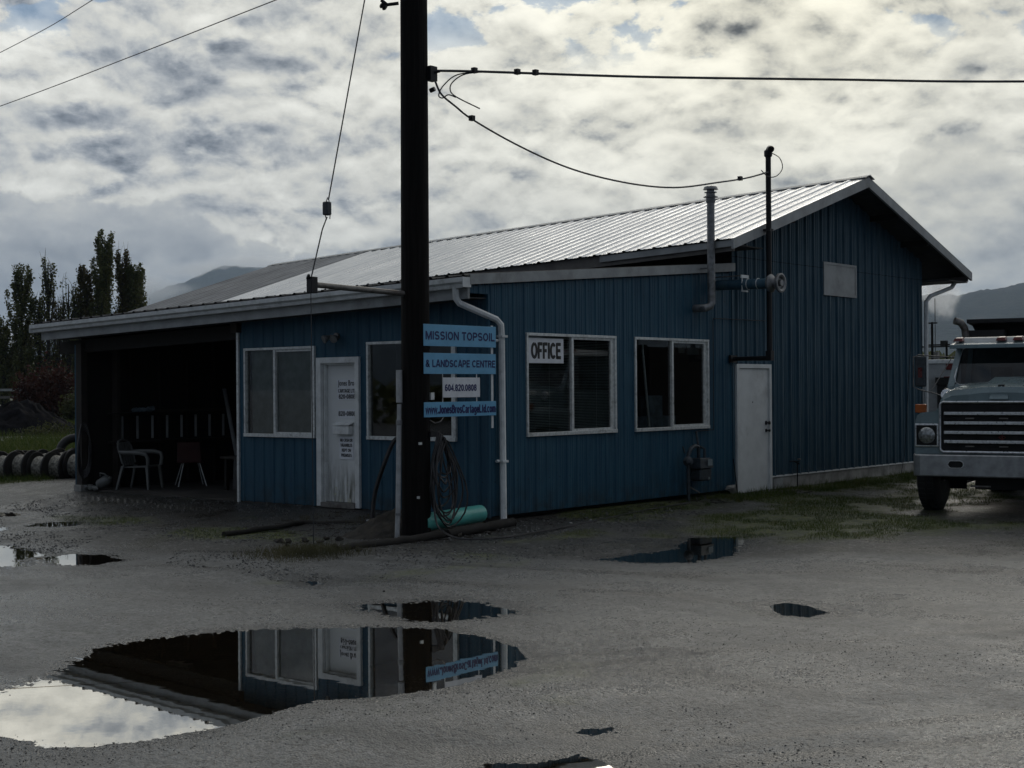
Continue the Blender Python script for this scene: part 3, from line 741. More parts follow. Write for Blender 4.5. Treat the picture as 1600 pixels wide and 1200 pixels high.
bl.box(-.09, -.05, .82, 2.79, 2.37, 2.40).build('blind', 'shade', w3)
for yy in (1.35, 2.45): MB().tube([(-.05, yy, 2.37), (-.05, yy, 1.08)], .002, 4).build('blind_cord', 'alu', w3)
# curtain-like dull board behind the first window, pipe and papers behind the fourth
MB().add([(-4.95, .10, .95), (-3.4, .10, .95), (-3.4, .10, 2.3), (-4.95, .10, 2.3)], [(0, 1, 2, 3)]).build('curtain', 'shade', w1)
MB().tube([(-.35, 4.05, 2.35), (-.30, 4.16, 1.0)], .022, 8).build('inner_pipe', 'alu', w4)
MB().box(-.06, -.056, 4.62, 4.80, 2.22, 2.36).box(-.12, -.10, 4.95, 5.3, 2.2, 2.42).build('papers', 'white_plastic', w4)
MB().box(-.9, -.5, 3.5, 5.2, 1.02, 1.22).box(-.7, -.55, 4.5, 4.9, 1.22, 1.55).build('desk_clutter', 'tarp', w4)
MB().box(-.5, -.47, 3.4, 4.0, 2.06, 2.10).build('inner_shelf', 'alu', w4)
of = MB().box(-.010, -.004, .845, 1.62, 2.03, 2.375).build('office_sign', 'signwhite', w3)
of['label'] = 'white card reading OFFICE on the glass'
block('lettering', 'OFFICE', (-.0035, .90, 2.09), (0, 1, 0), (0, 0, 1), .66, .225, 'ink', of)

# front door -------------------------------------------------------
a, b, z0, z1 = DA
dr = MB().box(a+.13, b-.07, .075, .115, .045, z1-.10).build('door', 'door_white', B)
f = MB()
f.box(a, a+.10, -.045, .012, -.02, z1).box(b-.085, b, -.045, .012, -.02, z1).box(a+.10, b-.085, -.045, .012, z1-.085, z1)
f.box(a+.10, a+.125, .012, .13, .0, z1-.085).box(b-.105, b-.085, .012, .13, .0, z1-.085).box(a+.125, b-.105, .012, .13, z1-.11, z1-.085)
f.build('door_frame', 'white', dr, bevel=.004)
MB().box(a+.10, b-.085, -.06, .13, -.03, .04).build('threshold', 'steel', dr)
ml = MB().box(-3.000, -2.670, -.02, .07, 1.035, 1.155).build('mail_slot', 'white', dr, bevel=.006)
MB().hexa([(-3.020, -.03, 1.165), (-2.655, -.03, 1.165), (-2.655, .072, 1.20), (-3.020, .072, 1.20), (-3.020, -.03, 1.175), (-2.655, -.03, 1.175), (-2.655, .072, 1.212), (-3.020, .072, 1.212)]).build('mail_flap', 'white', ml)
nt_ = MB().box(-2.955, -2.655, .066, .0735, .67, .995).build('notice', 'signwhite', dr)
for i, l in enumerate(['NO CASH OR', 'VALUABLES', 'KEPT ON', 'PREMISES']):
    wd = (.26, .245, .19, .22)[i]; block('lettering', l, (-2.805-wd/2, .0655, .925-.073*i), (1, 0, 0), (0, 0, 1), wd, .045, 'ink', nt_)
st = MB().box(-3.000, -2.595, .069, .0735, 1.535, 1.83).build('sticker', 'signwhite', dr)
text('lettering', 'Jones Bros', (-2.975, .068, 1.715), (1, 0, 0), (0, 0, 1), .37, .105, 'ink', st, bold=.014)
block('lettering', 'CARTAGE LTD', (-2.970, .068, 1.64), (1, 0, 0), (0, 0, 1), .36, .052, 'ink', st)
block('lettering', '820-0808', (-2.960, .068, 1.55), (1, 0, 0), (0, 0, 1), .345, .066, 'ink', st)
s2 = MB().box(-2.985, -2.590, .0705, .0735, 1.265, 1.40).build('sticker', 'signwhite', dr)
block('lettering', '820-0808', (-2.970, .0695, 1.30), (1, 0, 0), (0, 0, 1), .36, .070, 'ink', s2)
# grime low on the door: a coat of mossy dirt with its own shape
def grime_mat():
    mt, nt, out = new_mat('door_grime'); n = N(nt)
    pos = n.node('ShaderNodeNewGeometry').outputs['Position']; x, y, z = n.sep(pos)
    st_ = n.noise(n.comb(n.math('MULTIPLY', x, 14), y, n.math('MULTIPLY', z, 2)), 1, 5, .65)
    k = n.math('MULTIPLY', n.ss(z, .85, .1), n.ss(st_, .30, .72))
    pt = n.ss(n.noise(pos, 11, 5, .7), .58, .63)
    c = n.mix(k, (.68, .70, .70), (.06, .06, .03))
    c = n.mix(n.math('MULTIPLY', pt, n.ss(z, .42, .15)), c, (.48, .48, .36))
    n.pbsdf(out, c, .6); return mt
M['grime'] = grime_mat()
dr.data.materials.clear(); dr.data.materials.append(M['grime'])
lf = MB().lathe([(.05, 0), (.05, .03)], (-2.9, -.012, 2.46), (0, -1, 0)).tube([(-2.9, -.04, 2.46), (-2.96, -.10, 2.47)], .012).tube([(-2.9, -.04, 2.46), (-2.84, -.10, 2.44)], .012).build('flood_lamp', 'steel', B)
for sx in (-1, 1):
    MB().lathe([(.02, 0), (.035, .03), (.06, .10), (.058, .115), (.02, .118)], (-2.9+sx*.065, -.09, 2.455), (sx*.35, -.85, -.4)).build('lamp_head', 'galv', lf, smooth=True)

# gable door ---------------------------------------------------------
a, b, z0, z1 = DB
d2 = MB().box(-.02, .012, a+.09, b-.075, z0, z1-.075).build('side_door', 'door_white', B)
MB().box(-.03, .045, a, a+.085, z0, z1).box(-.03, .045, b-.07, b, z0+.02, z1).box(-.03, .045, a+.085, b-.07, z1-.07, z1).build('door_frame', 'door_white', d2, bevel=.003)
for (z, r, nm_) in ((1.06, .032, 'door_knob'), (.93, .026, 'deadbolt')):
    MB().lathe([(r*1.2, 0), (r*1.1, .012), (.012, .014), (.012, .045), (r*.8, .05), (r, .065), (r*.8, .08), (.004, .084)], (.012, b-.15, z), (1, 0, 0), 14).build(nm_, 'black_metal', d2, smooth=True)
MB().lathe([(.010, 0), (.008, .006)], (.012, a+.55, 1.42), (1, 0, 0), 10).build('peephole', 'black_metal', d2)
# torn building paper beside the door
tp = MB(); random.seed(3)
tp.add([(.035, 6.20, .07), (.05, 5.86, .06), (.055, 5.80, .00), (.06, 5.92, -.03), (.07, 6.02, -.12), (.08, 6.1, -.04), (.07, 6.16, -.14), (.04, 6.21, -.15), (.09, 6.0, .02)],
       [(0, 1, 8), (1, 2, 8), (2, 3, 8), (3, 4, 8), (4, 5, 8), (5, 6, 8), (6, 7, 8), (7, 0, 8)])
tp.build('torn_membrane', 'white_plastic', B)
# blank panel on the gable
pn = MB().box(.030, .042, 9.32, 10.52, 3.385, 3.905).build('wall_panel', 'trim', B)
MB().box(.028, .052, 9.27, 9.32, 3.34, 3.95).box(.028, .052, 10.52, 10.57, 3.34, 3.95).box(.028, .052, 9.32, 10.52, 3.905, 3.95).box(.028, .052, 9.32, 10.52, 3.34, 3.385).build('panel_frame', 'trim', pn)

# roofs --------------------------------------------------------------
def ribbed_roof(x0, x1, ya, yb, zf, drop, period, h, name, mat, th=.004, nseg=1):
    """ribs run from ya (eave) to yb (ridge); profile along x"""
    base = [(0, 0), (.10, h), (.20, h), (.30, 0), (.48, 0), (.50, h*.25), (.54, h*.25), (.56, 0), (.74, 0), (.76, h*.25), (.80, h*.25), (.82, 0)]
    xs = [(x0, 0)]; k = math.floor(x0/period)
    while k*period < x1:
        for a_, o in base:
            if x0 < (k+a_)*period < x1: xs.append(((k+a_)*period, o))
        k += 1
    xs.append((x1, 0)); mb = MB(); vs = []; fs = []; c_ = len(xs)
    for t in (0, -th):
        for i in range(nseg+1):
            y = ya+(yb-ya)*i/nseg
            for x, o in xs: vs.append((x, y, zf(y)+o+t+drop(x)))
    rows = nseg+1
    for L in range(2):
        for i in range(nseg):
            for j in range(c_-1):
                p0 = L*rows*c_+i*c_+j
                q = (p0, p0+1, p0+c_+1, p0+c_); fs.append(q if L == 0 else q[::-1])
    for j in range(c_-1): fs.append((j+1, j, rows*c_+j, rows*c_+j+1))
    mb.add(vs, fs); return mb.build(name, mat, B)
XR = .64; XO = -12.2; XF = -15.95
rf = lambda y: 5.50-.312*(abs(y-9.9))
rm = ribbed_roof(XO, XR, 5.16, 9.9, rf, drop_m, .305, .022, 'main_roof', 'roof')
ribbed_roof(XF, XO-.002, 5.16, 9.9, rf, lambda x: drop_m(x)+.006, .305, .022, 'main_roof', 'roof_old')
ribbed_roof(XF, XR, 14.62, 9.9, rf, drop_m, .305, .022, 'rear_roof_slope', 'roof')
# ridge cap, decking, fascias
def strip(x0, x1, sec, drop, name, mat, parent=B, seg=8):
    """section in (y,z) swept along x following the sag"""
    mb = MB(); k = len(sec); vs = []; fs = []
    for i in range(seg+1):
        x = x0+(x1-x0)*i/seg; vs += [(x, y, z+drop(x)) for y, z in sec]
    for i in range(seg):
        for j in range(k): fs.append((i*k+j, i*k+(j+1) % k, (i+1)*k+(j+1) % k, (i+1)*k+j))
    fs += [tuple(range(k-1, -1, -1)), tuple(seg*k+j for j in range(k))]
    mb.add(vs, fs); return mb.build(name, mat, parent)
strip(XF-.02, XR+.03, [(9.72, 5.475), (9.9, 5.535), (10.08, 5.475), (10.08, 5.462), (9.9, 5.52), (9.72, 5.462)], drop_m, 'ridge_cap', 'trim')
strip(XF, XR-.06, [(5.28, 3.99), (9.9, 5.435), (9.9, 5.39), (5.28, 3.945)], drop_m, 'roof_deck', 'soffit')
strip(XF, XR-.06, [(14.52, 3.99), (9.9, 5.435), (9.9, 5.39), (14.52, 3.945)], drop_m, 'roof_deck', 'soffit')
strip(XF, XR-.05, [(5.24, 3.83), (5.28, 3.83), (5.28, 4.02), (5.24, 4.01)], drop_m, 'eave_fascia', 'trim_brown')
strip(-2.0, XR-.05, [(5.19, 3.90), (5.236, 3.90), (5.236, 4.0), (5.19, 4.0)], drop_m, 'eave_gutter', 'trim')
strip(XF, -.03, [(6.18, 3.38), (6.22, 3.38), (6.22, 4.27), (6.18, 4.26)], lambda x: drop_m(x)*.9+.02, 'inner_wall', 'soffit')
strip(XF, XR-.05, [(14.52, 3.83), (14.56, 3.83), (14.56, 4.01), (14.52, 4.02)], drop_m, 'eave_fascia', 'trim_brown')
for sg, yE in ((1, 5.16), (-1, 14.64)):
    ze = rf(yE)
    MB().add([(XR-.045, yE, ze-.17), (XR-.045, 9.9, 5.50-.19), (XR-.045, 9.9, 5.495), (XR-.045, yE, ze-.005),
              (XR+.002, yE, ze-.17), (XR+.002, 9.9, 5.50-.19), (XR+.002, 9.9, 5.495), (XR+.002, yE, ze-.005)],
             [(0, 1, 2, 3), (7, 6, 5, 4), (0, 4, 5, 1), (3, 2, 6, 7), (0, 3, 7, 4)]).build('rake_fascia', 'trim', B)
# soffit strip closing the eaves
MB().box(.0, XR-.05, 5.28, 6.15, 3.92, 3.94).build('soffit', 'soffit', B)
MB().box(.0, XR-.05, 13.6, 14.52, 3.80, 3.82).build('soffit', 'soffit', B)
for yy in (7.2, 8.5, 9.9, 11.3, 12.6):
    MB().box(.0, XR-.05, yy-.05, yy+.05, zm(yy)-.17, zm(yy)-.03).build('lookout', 'wood_dark', B)
# lean-to roof with its dark sheet edge showing above the gutter
ribbed_roof(-10.12, .06, -.52, 6.15, lambda y: zl(y)+.03, drop_l, .30, .024, 'lean_to_roof', 'roof_edge')
strip(-10.06, .0, [(-.40, 2.86), (-.36, 2.86), (-.36, 3.08), (-.40, 3.08)], drop_l, 'fascia', 'trim')
strip(-10.04, .0, [(-.402, 3.06), (6.1, 3.60), (6.1, 3.56), (-.402, 3.02)], drop_l, 'roof_deck', 'wood_dark')
strip(-10.18, .055, [(-.405, 3.00), (-.50, 3.00), (-.515, 3.045), (-.555, 3.07), (-.56, 3.13), (-.545, 3.13), (-.54, 3.08), (-.50, 3.055), (-.49, 3.012), (-.415, 3.012), (-.415, 3.12), (-.405, 3.12)], drop_l, 'gutter', 'white')
MB().box(.055, .06, -.56, -.40, 3.0, 3.13).build('gutter_end', 'white', B)
MB().box(-10.19, -10.18, -.56, -.40, 2.72, 2.85).build('gutter_end', 'white', B)
MB().add([(.015, -.42, zl(-.42)-.09), (.015, 6.16, zl(6.16)-.09), (.015, 6.16, zl(6.16)+.045), (.015, -.42, zl(-.42)+.045),
          (.065, -.42, zl(-.42)-.09), (.065, 6.16, zl(6.16)-.09), (.065, 6.16, zl(6.16)+.045), (.065, -.42, zl(-.42)+.045)],
         [(0, 1, 2, 3), (7, 6, 5, 4), (0, 4, 5, 1), (3, 2, 6, 7), (0, 3, 7, 4), (1, 5, 6, 2)]).build('verge_trim', 'trim', B)
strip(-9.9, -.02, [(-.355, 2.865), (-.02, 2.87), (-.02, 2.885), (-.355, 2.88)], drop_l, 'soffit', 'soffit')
# carport: posts, header, rafters, studs
MB().box(-9.46, -9.30, -.10, .02, -.02, 2.52).build('corner_post', 'wood', B)
MB().box(-9.50, -9.462, -.10, .04, -.04, 2.50).build('post_flashing', 'blue', B)
MB().box(-9.48, -9.27, -.14, .1, -.25, .06).build('post_pier', 'concrete', B)
MB().box(-9.34, -9.19, .55, .62, -.03, 2.6).build('wall_stud', 'wood', B)
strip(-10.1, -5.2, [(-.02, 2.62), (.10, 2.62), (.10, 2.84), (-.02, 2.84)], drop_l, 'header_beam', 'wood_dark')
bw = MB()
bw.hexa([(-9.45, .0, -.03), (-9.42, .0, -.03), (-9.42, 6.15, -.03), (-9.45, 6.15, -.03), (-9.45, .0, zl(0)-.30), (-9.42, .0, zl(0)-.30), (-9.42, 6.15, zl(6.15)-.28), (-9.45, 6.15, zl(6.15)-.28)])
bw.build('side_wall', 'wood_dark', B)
k = .95
while k < 5.8:
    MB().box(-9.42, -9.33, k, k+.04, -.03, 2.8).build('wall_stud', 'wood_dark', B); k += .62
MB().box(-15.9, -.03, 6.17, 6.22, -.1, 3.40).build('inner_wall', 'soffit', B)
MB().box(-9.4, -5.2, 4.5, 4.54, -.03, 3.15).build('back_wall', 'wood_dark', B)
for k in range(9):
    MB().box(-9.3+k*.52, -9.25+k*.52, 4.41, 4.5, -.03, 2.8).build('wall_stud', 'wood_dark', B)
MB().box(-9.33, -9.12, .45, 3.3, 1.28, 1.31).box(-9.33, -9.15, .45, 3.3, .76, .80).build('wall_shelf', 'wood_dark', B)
for i in range(8):
    y = .70+i*.322
    MB().box(-9.30, -9.255, y, y+.022, .83, 1.24).build('rack_slat', 'trim', B)
MB().box(-8.15, -7.55, .8, .92, 2.60, 2.66).build('ceiling_light', 'white_plastic', B)
# front-right downspout from the gutter to the ground
dp = [(-.15, -.47, 3.01), (-.15, -.46, 2.86), (-.12, -.43, 2.80), (.055, .10, 2.60), (.075, .17, 2.53), (.075, .18, 2.4), (.08, .19, -.05), (.12, .16, -.12), (.20, .12, -.15)]
def flat_pipe(pts, w, name, mat):
    mb = MB(); mb.tube(pts, w, 8); return mb.build(name, mat, B, smooth=True)
ds = flat_pipe(dp, .045, 'downspout', 'white')
MB().box(.03, .135, .13, .24, .70, .73).box(.03, .135, .13, .24, 2.36, 2.39).tube([(.06, .12, 2.32), (.06, .07, 2.32)], .02, 8).tube([(.06, .13, .72), (.06, .08, .72)], .02, 8).build('pipe_strap', 'white', ds)
# far right downspout
d3 = flat_pipe([(.40, 14.3, 3.80), (.38, 14.2, 3.70), (.12, 13.75, 3.52), (.08, 13.62, 3.40), (.08, 13.58, 1.0), (.08, 13.58, .05)], .045, 'downspout', 'white')
# flue pipe
fl = MB().lathe([(.062, 0), (.062, .35), (.066, .35), (.066, .37), (.062, .37), (.062, 1.62)], (.25, 5.12, 3.0), (0, 0, 1), 16)
fl.tube([(.25, 5.12, 3.03), (.245, 5.09, 2.96), (.22, 4.98, 2.93), (.02, 4.98, 2.93)], .062, 12)
fp = fl.build('flue_pipe', 'galv', B, smooth=True)
MB().lathe([(.066, 1.60), (.075, 1.63), (.075, 1.68), (.115, 1.69), (.115, 1.70), (.07, 1.72), (.07, 1.76), (.10, 1.765), (.10, 1.775), (.06, 1.78), (.06, 1.81), (.12, 1.815), (.10, 1.86), (.02, 1.88)], (.25, 5.12, 3.0), (0, 0, 1), 16).build('flue_cap', 'galv', fp, smooth=True)
MB().box(.06, .21, 5.09, 5.15, 3.56, 3.58).build('pipe_strap', 'galv', fp)
# heater exhaust on the gable
ex = MB().tube([(.02, 5.63, 3.33), (1.0, 5.63, 3.31)], .082, 18).build('exhaust_pipe', 'blue_gable', B, smooth=True)
for xb in (.62, .80): MB().lathe([(.084, 0), (.088, .0), (.088, .012), (.084, .012)], (xb, 5.63, 3.32), (1, 0, 0)).build('pipe_band', 'alu', ex)
MB().lathe([(.08, 0), (.13, .02), (.148, .06), (.12, .09), (.09, .11), (.09, .15), (.12, .17), (.15, .20), (.155, .24), (.13, .245), (.10, .23), (.09, .20), (.05, .20), (.05, .25), (.02, .25)], (.98, 5.63, 3.31), (1, 0, 0), 24).build('exhaust_hood', 'galv', ex, smooth=True)
MB().box(.54, .56, 5.53, 5.75, 3.42, 3.47).box(.54, .56, 5.55, 5.73, 3.20, 3.225).box(.545, .555, 5.55, 5.57, 3.22, 3.42).build('wall_plate', 'white', ex)
MB().box(.02, .55, 5.61, 5.65, 3.455, 3.47).build('hanger_rod', 'steel', ex)
# service mast
ms = MB().tube([(.72, 6.12, 2.16), (.72, 6.12, 5.44), (.73, 6.10, 5.50), (.78, 6.06, 5.53), (.83, 6.02, 5.50)], [.044]*4+[.056], 14).build('service_mast', 'black_metal', B, smooth=True)
MB().lathe([(.05, 0), (.066, .02), (.066, .10), (.04, .12)], (.72, 6.12, 5.40), (0, 0, 1)).build('weather_head', 'black_metal', ms, smooth=True)
MB().tube([(.72, 6.12, 2.36), (.72, 6.12, 2.20), (.66, 6.12, 2.14), (.02, 6.12, 2.14)], [.044, .046, .040, .034], 12).box(.67, .77, 6.07, 6.17, 2.10, 2.26).box(.01, .05, 6.02, 6.22, 2.08, 2.20).build('mast_elbow', 'black_metal', ms)
MB().box(.645, .775, 6.065, 6.175, 4.20, 4.235).build('pipe_strap', 'black_metal', ms)
# thin gas line along the wall down to the meter
MB().tube([(.06, 7.15, 2.80), (.05, 5.50, 2.79), (.05, 5.48, 2.75), (.05, 5.48, 1.02), (.05, 5.46, .99), (.05, 4.95, .98), (.10, 4.85, .96)], .007, 6).build('gas_line', 'black_metal', B)
gm = MB().box(.06, .26, 4.75, 5.08, .20, .40, .02).hexa([(.05, 4.72, .40), (.28, 4.72, .40), (.28, 5.10, .40), (.05, 5.10, .40), (.07, 4.76, .56), (.25, 4.76, .56), (.25, 5.06, .56), (.07, 5.06, .56)]).build('gas_meter', 'meter', B, bevel=.008)
MB().tube([(.18, 4.52, -.30), (.18, 4.52, .30), (.18, 4.52, .62), (.18, 4.60, .72), (.18, 4.72, .76), (.16, 4.84, .74), (.16, 4.85, .55)], [.026, .026, .03, .034, .034, .03, .026], 10).tube([(.16, 4.85, .70), (.12, 4.85, .98)], .018, 8).tube([(.16, 5.02, .55), (.16, 5.02, .70), (.06, 5.02, .74)], .022, 8).build('meter_pipe', 'meter', gm, smooth=True)
MB().lathe([(.02, 0), (.075, .02), (.08, .06), (.03, .09), (.03, .13)], (.18, 4.50, .52), (.6, -.7, .1), 16).tube([(.18, 4.42, .66), (.2, 4.34, .76)], .012, 6).build('regulator', 'meter', gm, smooth=True)
MB().tube([(.18, 4.52, -.16), (.18, 4.52, .10)], .020, 8).tube([(.19, 4.55, .12), (.22, 4.78, .02)], .012, 6).build('riser_sleeve', 'steel', gm)
MB().box(.281, .283, 4.93, 5.06, .44, .54).box(.261, .263, 4.97, 5.01, .22, .26).build('meter_label', 'meter_label', gm)
# garden tap on a pipe
tpp = MB().tube([(.09, 8.15, -.2), (.09, 8.15, .33), (.02, 8.15, .36)], .011, 8).tube([(.09, 8.15, .34), (.15, 8.10, .32)], .014, 8).tube([(.02, 8.0, .37), (.1, 8.22, .36)], .008, 6).build('garden_tap', 'black_metal', B)
MB().lathe([(.03, 0), (.033, .01), (.03, .02)], (.11, 8.17, .39), (0, 0, 1), 10).build('tap_handle', 'steel', tpp)
MB().box(.022, .03, 7.42, 7.75, -.12, .09).build('patch_board', 'trim', B)
MB().tube([(.05, 13.0, 3.0), (.05, 12.6, .3), (.06, 12.4, -.1)], .006, 5).build('wall_cable', 'black_metal', B)
MB().tube([(.06, 6.06, .5), (.05, 6.14, .2), (.06, 6.2, -.15)], .009, 5).build('wall_cable', 'black_metal', B)

# ------------------------------------------------------------------ UTILITY POLE
POLE = empty('utility_pole', (.085, -1.48, -.15), 'thick black creosoted wooden pole standing before the corner of the blue building', 'utility pole')
zs = np.linspace(-.4, 10.6, 24)
pm = MB(); seg = 28; vs = []; fs = []
for i, z in enumerate(zs):
    r = .182-.0022*z
    for k in range(seg):
        a_ = 2*math.pi*k/seg; rr = r*(1+.012*math.sin(a_*5+i*.3)+.008*math.sin(a_*11+1+i*.15))
        vs.append((.085+.003*z+math.cos(a_)*rr, -1.48+math.sin(a_)*rr, z))
for i in range(len(zs)-1):
    for k in range(seg): fs.append((i*seg+k, i*seg+(k+1) % seg, (i+1)*seg+(k+1) % seg, (i+1)*seg+k))
fs.append(tuple((len(zs)-1)*seg+k for k in range(seg)))
pm.add(vs, fs).build('shaft', 'pole', POLE, smooth=True)
arm = MB().tube([(.06, -1.60, 2.86), (.015, -3.08, 2.90)], .034, 12).build('guy_arm', 'steel', POLE, smooth=True)
MB().box(-.03, .06, -3.16, -3.06, 2.80, 2.99).tube([(-.03, -3.14, 2.97), (.06, -3.2, 3.0)], .02, 8).build('guy_clamp', 'black_metal', arm, bevel=.01)
cdt = MB().tube([(.01, -1.69, 1.52), (.01, -1.69, 1.92)], .040, 12).tube([(.01, -1.69, 1.50), (.01, -1.695, 1.30)], .028, 12).tube([(.01, -1.695, 1.32), (.015, -1.73, .2), (.012, -1.75, -.16)], .032, 12).build('conduit', 'conduit', POLE, smooth=True)
MB().tube([(.01, -1.695, 1.30), (.01, -1.697, 1.24)], .040, 12).tube([(.015, -1.73, .16), (.015, -1.732, .13)], .039, 12).build('conduit_collar', 'galv', cdt)
pf = MB()
pf.box(.24, .275, -1.40, -1.34, 1.55, 1.64)
pf.build('reflector_tag', 'alu', POLE)
MB().box(.245, .268, -1.60, -1.56, 1.00, 1.03).build('pole_tag', 'alu', POLE)
MB().box(.23, .262, -1.62, -1.60, .34, .37).build('pole_tag', 'alu', POLE)
MB().tube([(.25, -1.40, 1.30), (.30, -1.36, 1.26), (.34, -1.30, 1.28), (.33, -1.24, 1.33)], .006, 6).build('wire_hook', 'steel', POLE)
MB().box(.22, .31, -1.40, -1.28, 5.50, 5.68).tube([(.28, -1.34, 5.60), (.36, -1.29, 5.62)], .02, 8).build('cable_clamp', 'black_metal', POLE)
MB().tube([(.25, -1.35, 5.38), (.31, -1.33, 5.40)], .03, 8).build('cable_clamp', 'black_metal', POLE)
MB().tube([(-.02, -1.62, 6.46), (-.12, -1.72, 6.44), (-.18, -1.76, 6.50)], .022, 8).lathe([(.03, 0), (.045, .02), (.03, .04), (.045, .06), (.03, .08)], (-.14, -1.72, 6.40), (-.4, -.3, .4), 12).build('spool_insulator', 'black_metal', POLE)
MB().box(.24, .30, -1.44, -1.22, 1.09, 1.16).build('hose_hanger', 'black_metal', POLE)

gw = MB().tube([(.02, -3.12, -.3), (.015, -3.13, 2.86)], .0055, 6).tube([(.012, -3.13, 2.95), (.02, -2.95, 3.55), (.025, -2.88, 3.70)], .008, 6).build('guy_wire', 'cable'); tag(gw, 'thin steel guy wire running down from the pole top past the standoff arm', 'guy wire')
tag(gw, None)
g2 = MB().tube([(.03, -2.86, 3.90), (.085, -2.24, 6.6), (.12, -1.60, 10.2)], .008, 6).tube([(.022, -2.89, 3.68), (-.01, -2.90, 3.80), (.03, -2.87, 3.93)], .006, 5).tube([(.03, -2.84, 3.68), (.055, -2.85, 3.80), (.032, -2.86, 3.92)], .006, 5).build('wire_strand', 'cable', gw)
MB().box(-.022, .062, -2.915, -2.835, 3.72, 3.88).build('strain_insulator', 'meter', gw, bevel=.016)

# overhead cables ----------------------------------------------------
def cable(name, pts, r, label, group=None, clamps=()):
    P_ = [Vector(p) for p in pts]; out = []
    for i in range(len(P_)-1):
        p0, p1, p2, p3 = P_[max(i-1, 0)], P_[i], P_[i+1], P_[min(i+2, len(P_)-1)]
        for s in range(8):
            t = s/8; out.append(.5*((2*p1)+(-p0+p2)*t+(2*p0-5*p1+4*p2-p3)*t*t+(-p0+3*p1-3*p2+p3)*t**3))
    out.append(P_[-1])
    o = MB().tube(out, r, 6).build(name, 'cable', smooth=True); tag(o, label, 'cable', group)
    for c_ in clamps:
        k = min(range(len(out)-1), key=lambda i: (out[i]-Vector(c_)).length)
        p = out[k]; MB().box(p.x-.03, p.x+.03, p.y-.03, p.y+.03, p.z-.02, p.z+.045).build('cable_clip', 'black_metal', o)
    return o
cable('service_cable', [(0.27, -1.33, 5.63), (0.76, -0.87, 5.62), (2.02, 0.65, 5.62), (3.79, 2.4, 5.61), (5.56, 4.28, 5.63), (9.23, 8.67, 5.87), (14, 14.4, 6.3)], .016, 'thick twisted cable running level from the pole to the right across the sky', 'overhead cables', [(.62, -1.0, 5.62), (.95, -.6, 5.62), (1.2, -.35, 5.62)])
cable('service_cable', [(0.34, -1.35, 5.48), (0.34, -1.24, 5.34), (0.36, -1.0, 5.22), (0.38, -0.72, 5.1), (0.44, 0.0, 4.89), (0.5, 0.86, 4.71), (0.56, 1.65, 4.62), (0.63, 2.62, 4.59), (0.7, 3.51, 4.64), (0.74, 4.55, 4.82), (0.74, 5.4, 4.98), (0.74, 6.08, 5.15)], .013, 'drooping cable running from the pole down to the black service mast', 'overhead cables', [(0.38, -0.72, 5.1), (0.83, 5.22, 4.98)])
cable('service_cable', [(.80, 6.03, 5.46), (.88, 6.20, 5.38), (.90, 6.26, 5.22), (.84, 6.18, 5.09), (.76, 6.05, 5.07), (.72, 5.90, 5.16)], .008, 'small drip loop of cable curling off the top of the service mast', 'overhead cables')
cable('service_cable', [(.72, -.90, 5.62), (.50, -1.12, 5.58), (.38, -1.24, 5.45), (.33, -1.28, 5.33), (.36, -1.25, 5.29), (.42, -1.2, 5.33), (.48, -1.13, 5.30)], .008, 'short loose cable loop between the two cables right of the pole', 'overhead cables')
cable('service_cable', [(.80, -.84, 5.62), (.58, -1.05, 5.59), (.46, -1.15, 5.50), (.43, -1.18, 5.40), (.48, -1.13, 5.31), (.70, -.93, 5.16)], .008, 'inner loose cable loop just right of the pole', 'overhead cables')
cable('telephone_wire', [(0.05, -1.45, 7.17), (-1.27, -1.33, 7.13), (-2.81, -1.19, 7.1), (-6.9, -0.58, 7.1), (-12.46, 0.23, 7.12), (-24.46, 1.9, 7.25), (-44, 4.7, 7.6)], .008, 'lower of two thin wires slanting across the upper left sky', 'overhead wires')
cable('telephone_wire', [(0.05, -1.45, 8.88), (-3.4, -1.05, 8.8), (-10.27, 0.76, 8.82), (-15.2, 1.84, 8.86), (-30.58, 4.58, 8.95), (-48, 7.8, 9.2)], .008, 'upper short thin wire cutting the top left corner of the sky', 'overhead wires')

# ------------------------------------------------------------------ SIGN BOARDS on the pole's near face
def board(z0, z1, y0, y1, mat, body, label, tz0, tz1, ty0, ty1, inkm='navy', bold=.024):
    o = empty('sign_board', (.28, y0, z0), label, 'sign')
    MB().box(.272, .280, y0, y1, z0, z1).build('panel', mat, o, bevel=.002)
    MB().box(.256, .272, y0+.02, y1-.02, z0+.04, z0+.07).box(.256, .272, y0+.02, y1-.02, z1-.07, z1-.04).build('rail', 'black_metal', o)
    block('lettering', body, (.281, ty0, tz0), (0, 1, 0), (0, 0, 1), ty1-ty0, tz1-tz0, inkm, o)
    return o
board(2.215, 2.485, -1.53, -.17, 'signblue', 'MISSION TOPSOIL', 'topmost light blue sign board on the pole, navy capitals reading of topsoil', 2.295, 2.40, -1.50, -.20)
board(1.87, 2.13, -1.53, -.175, 'signblue', '& LANDSCAPE CENTRE', 'second light blue sign board down the pole, beginning with an ampersand', 1.955, 2.045, -1.50, -.19)
board(1.575, 1.825, -1.19, -.49, 'signwhite', '604.820.0808', 'small white sign board carrying the phone number below the blue ones', 1.655, 1.74, -1.155, -.56, bold=.014)
board(1.335, 1.52, -1.53, -.175, 'signblue', 'www.JonesBrosCartageLtd.com', 'lowest light blue sign board on the pole, carrying the web address', 1.375, 1.48, -1.505, -.19, bold=.016)
sb = empty('sign_bracket', (.25, -.21, 1.18), 'slim white metal strip standing upright behind the free ends of the sign boards', 'bracket')
MB().box(.244, .252, -.235, -.195, 1.17, 2.50).build('strip', 'white', sb, bevel=.002)
for z in (2.30, 1.98, 1.42): MB().box(.240, .256, -1.45, -.20, z, z+.03).build('cross_rail', 'black_metal', sb)
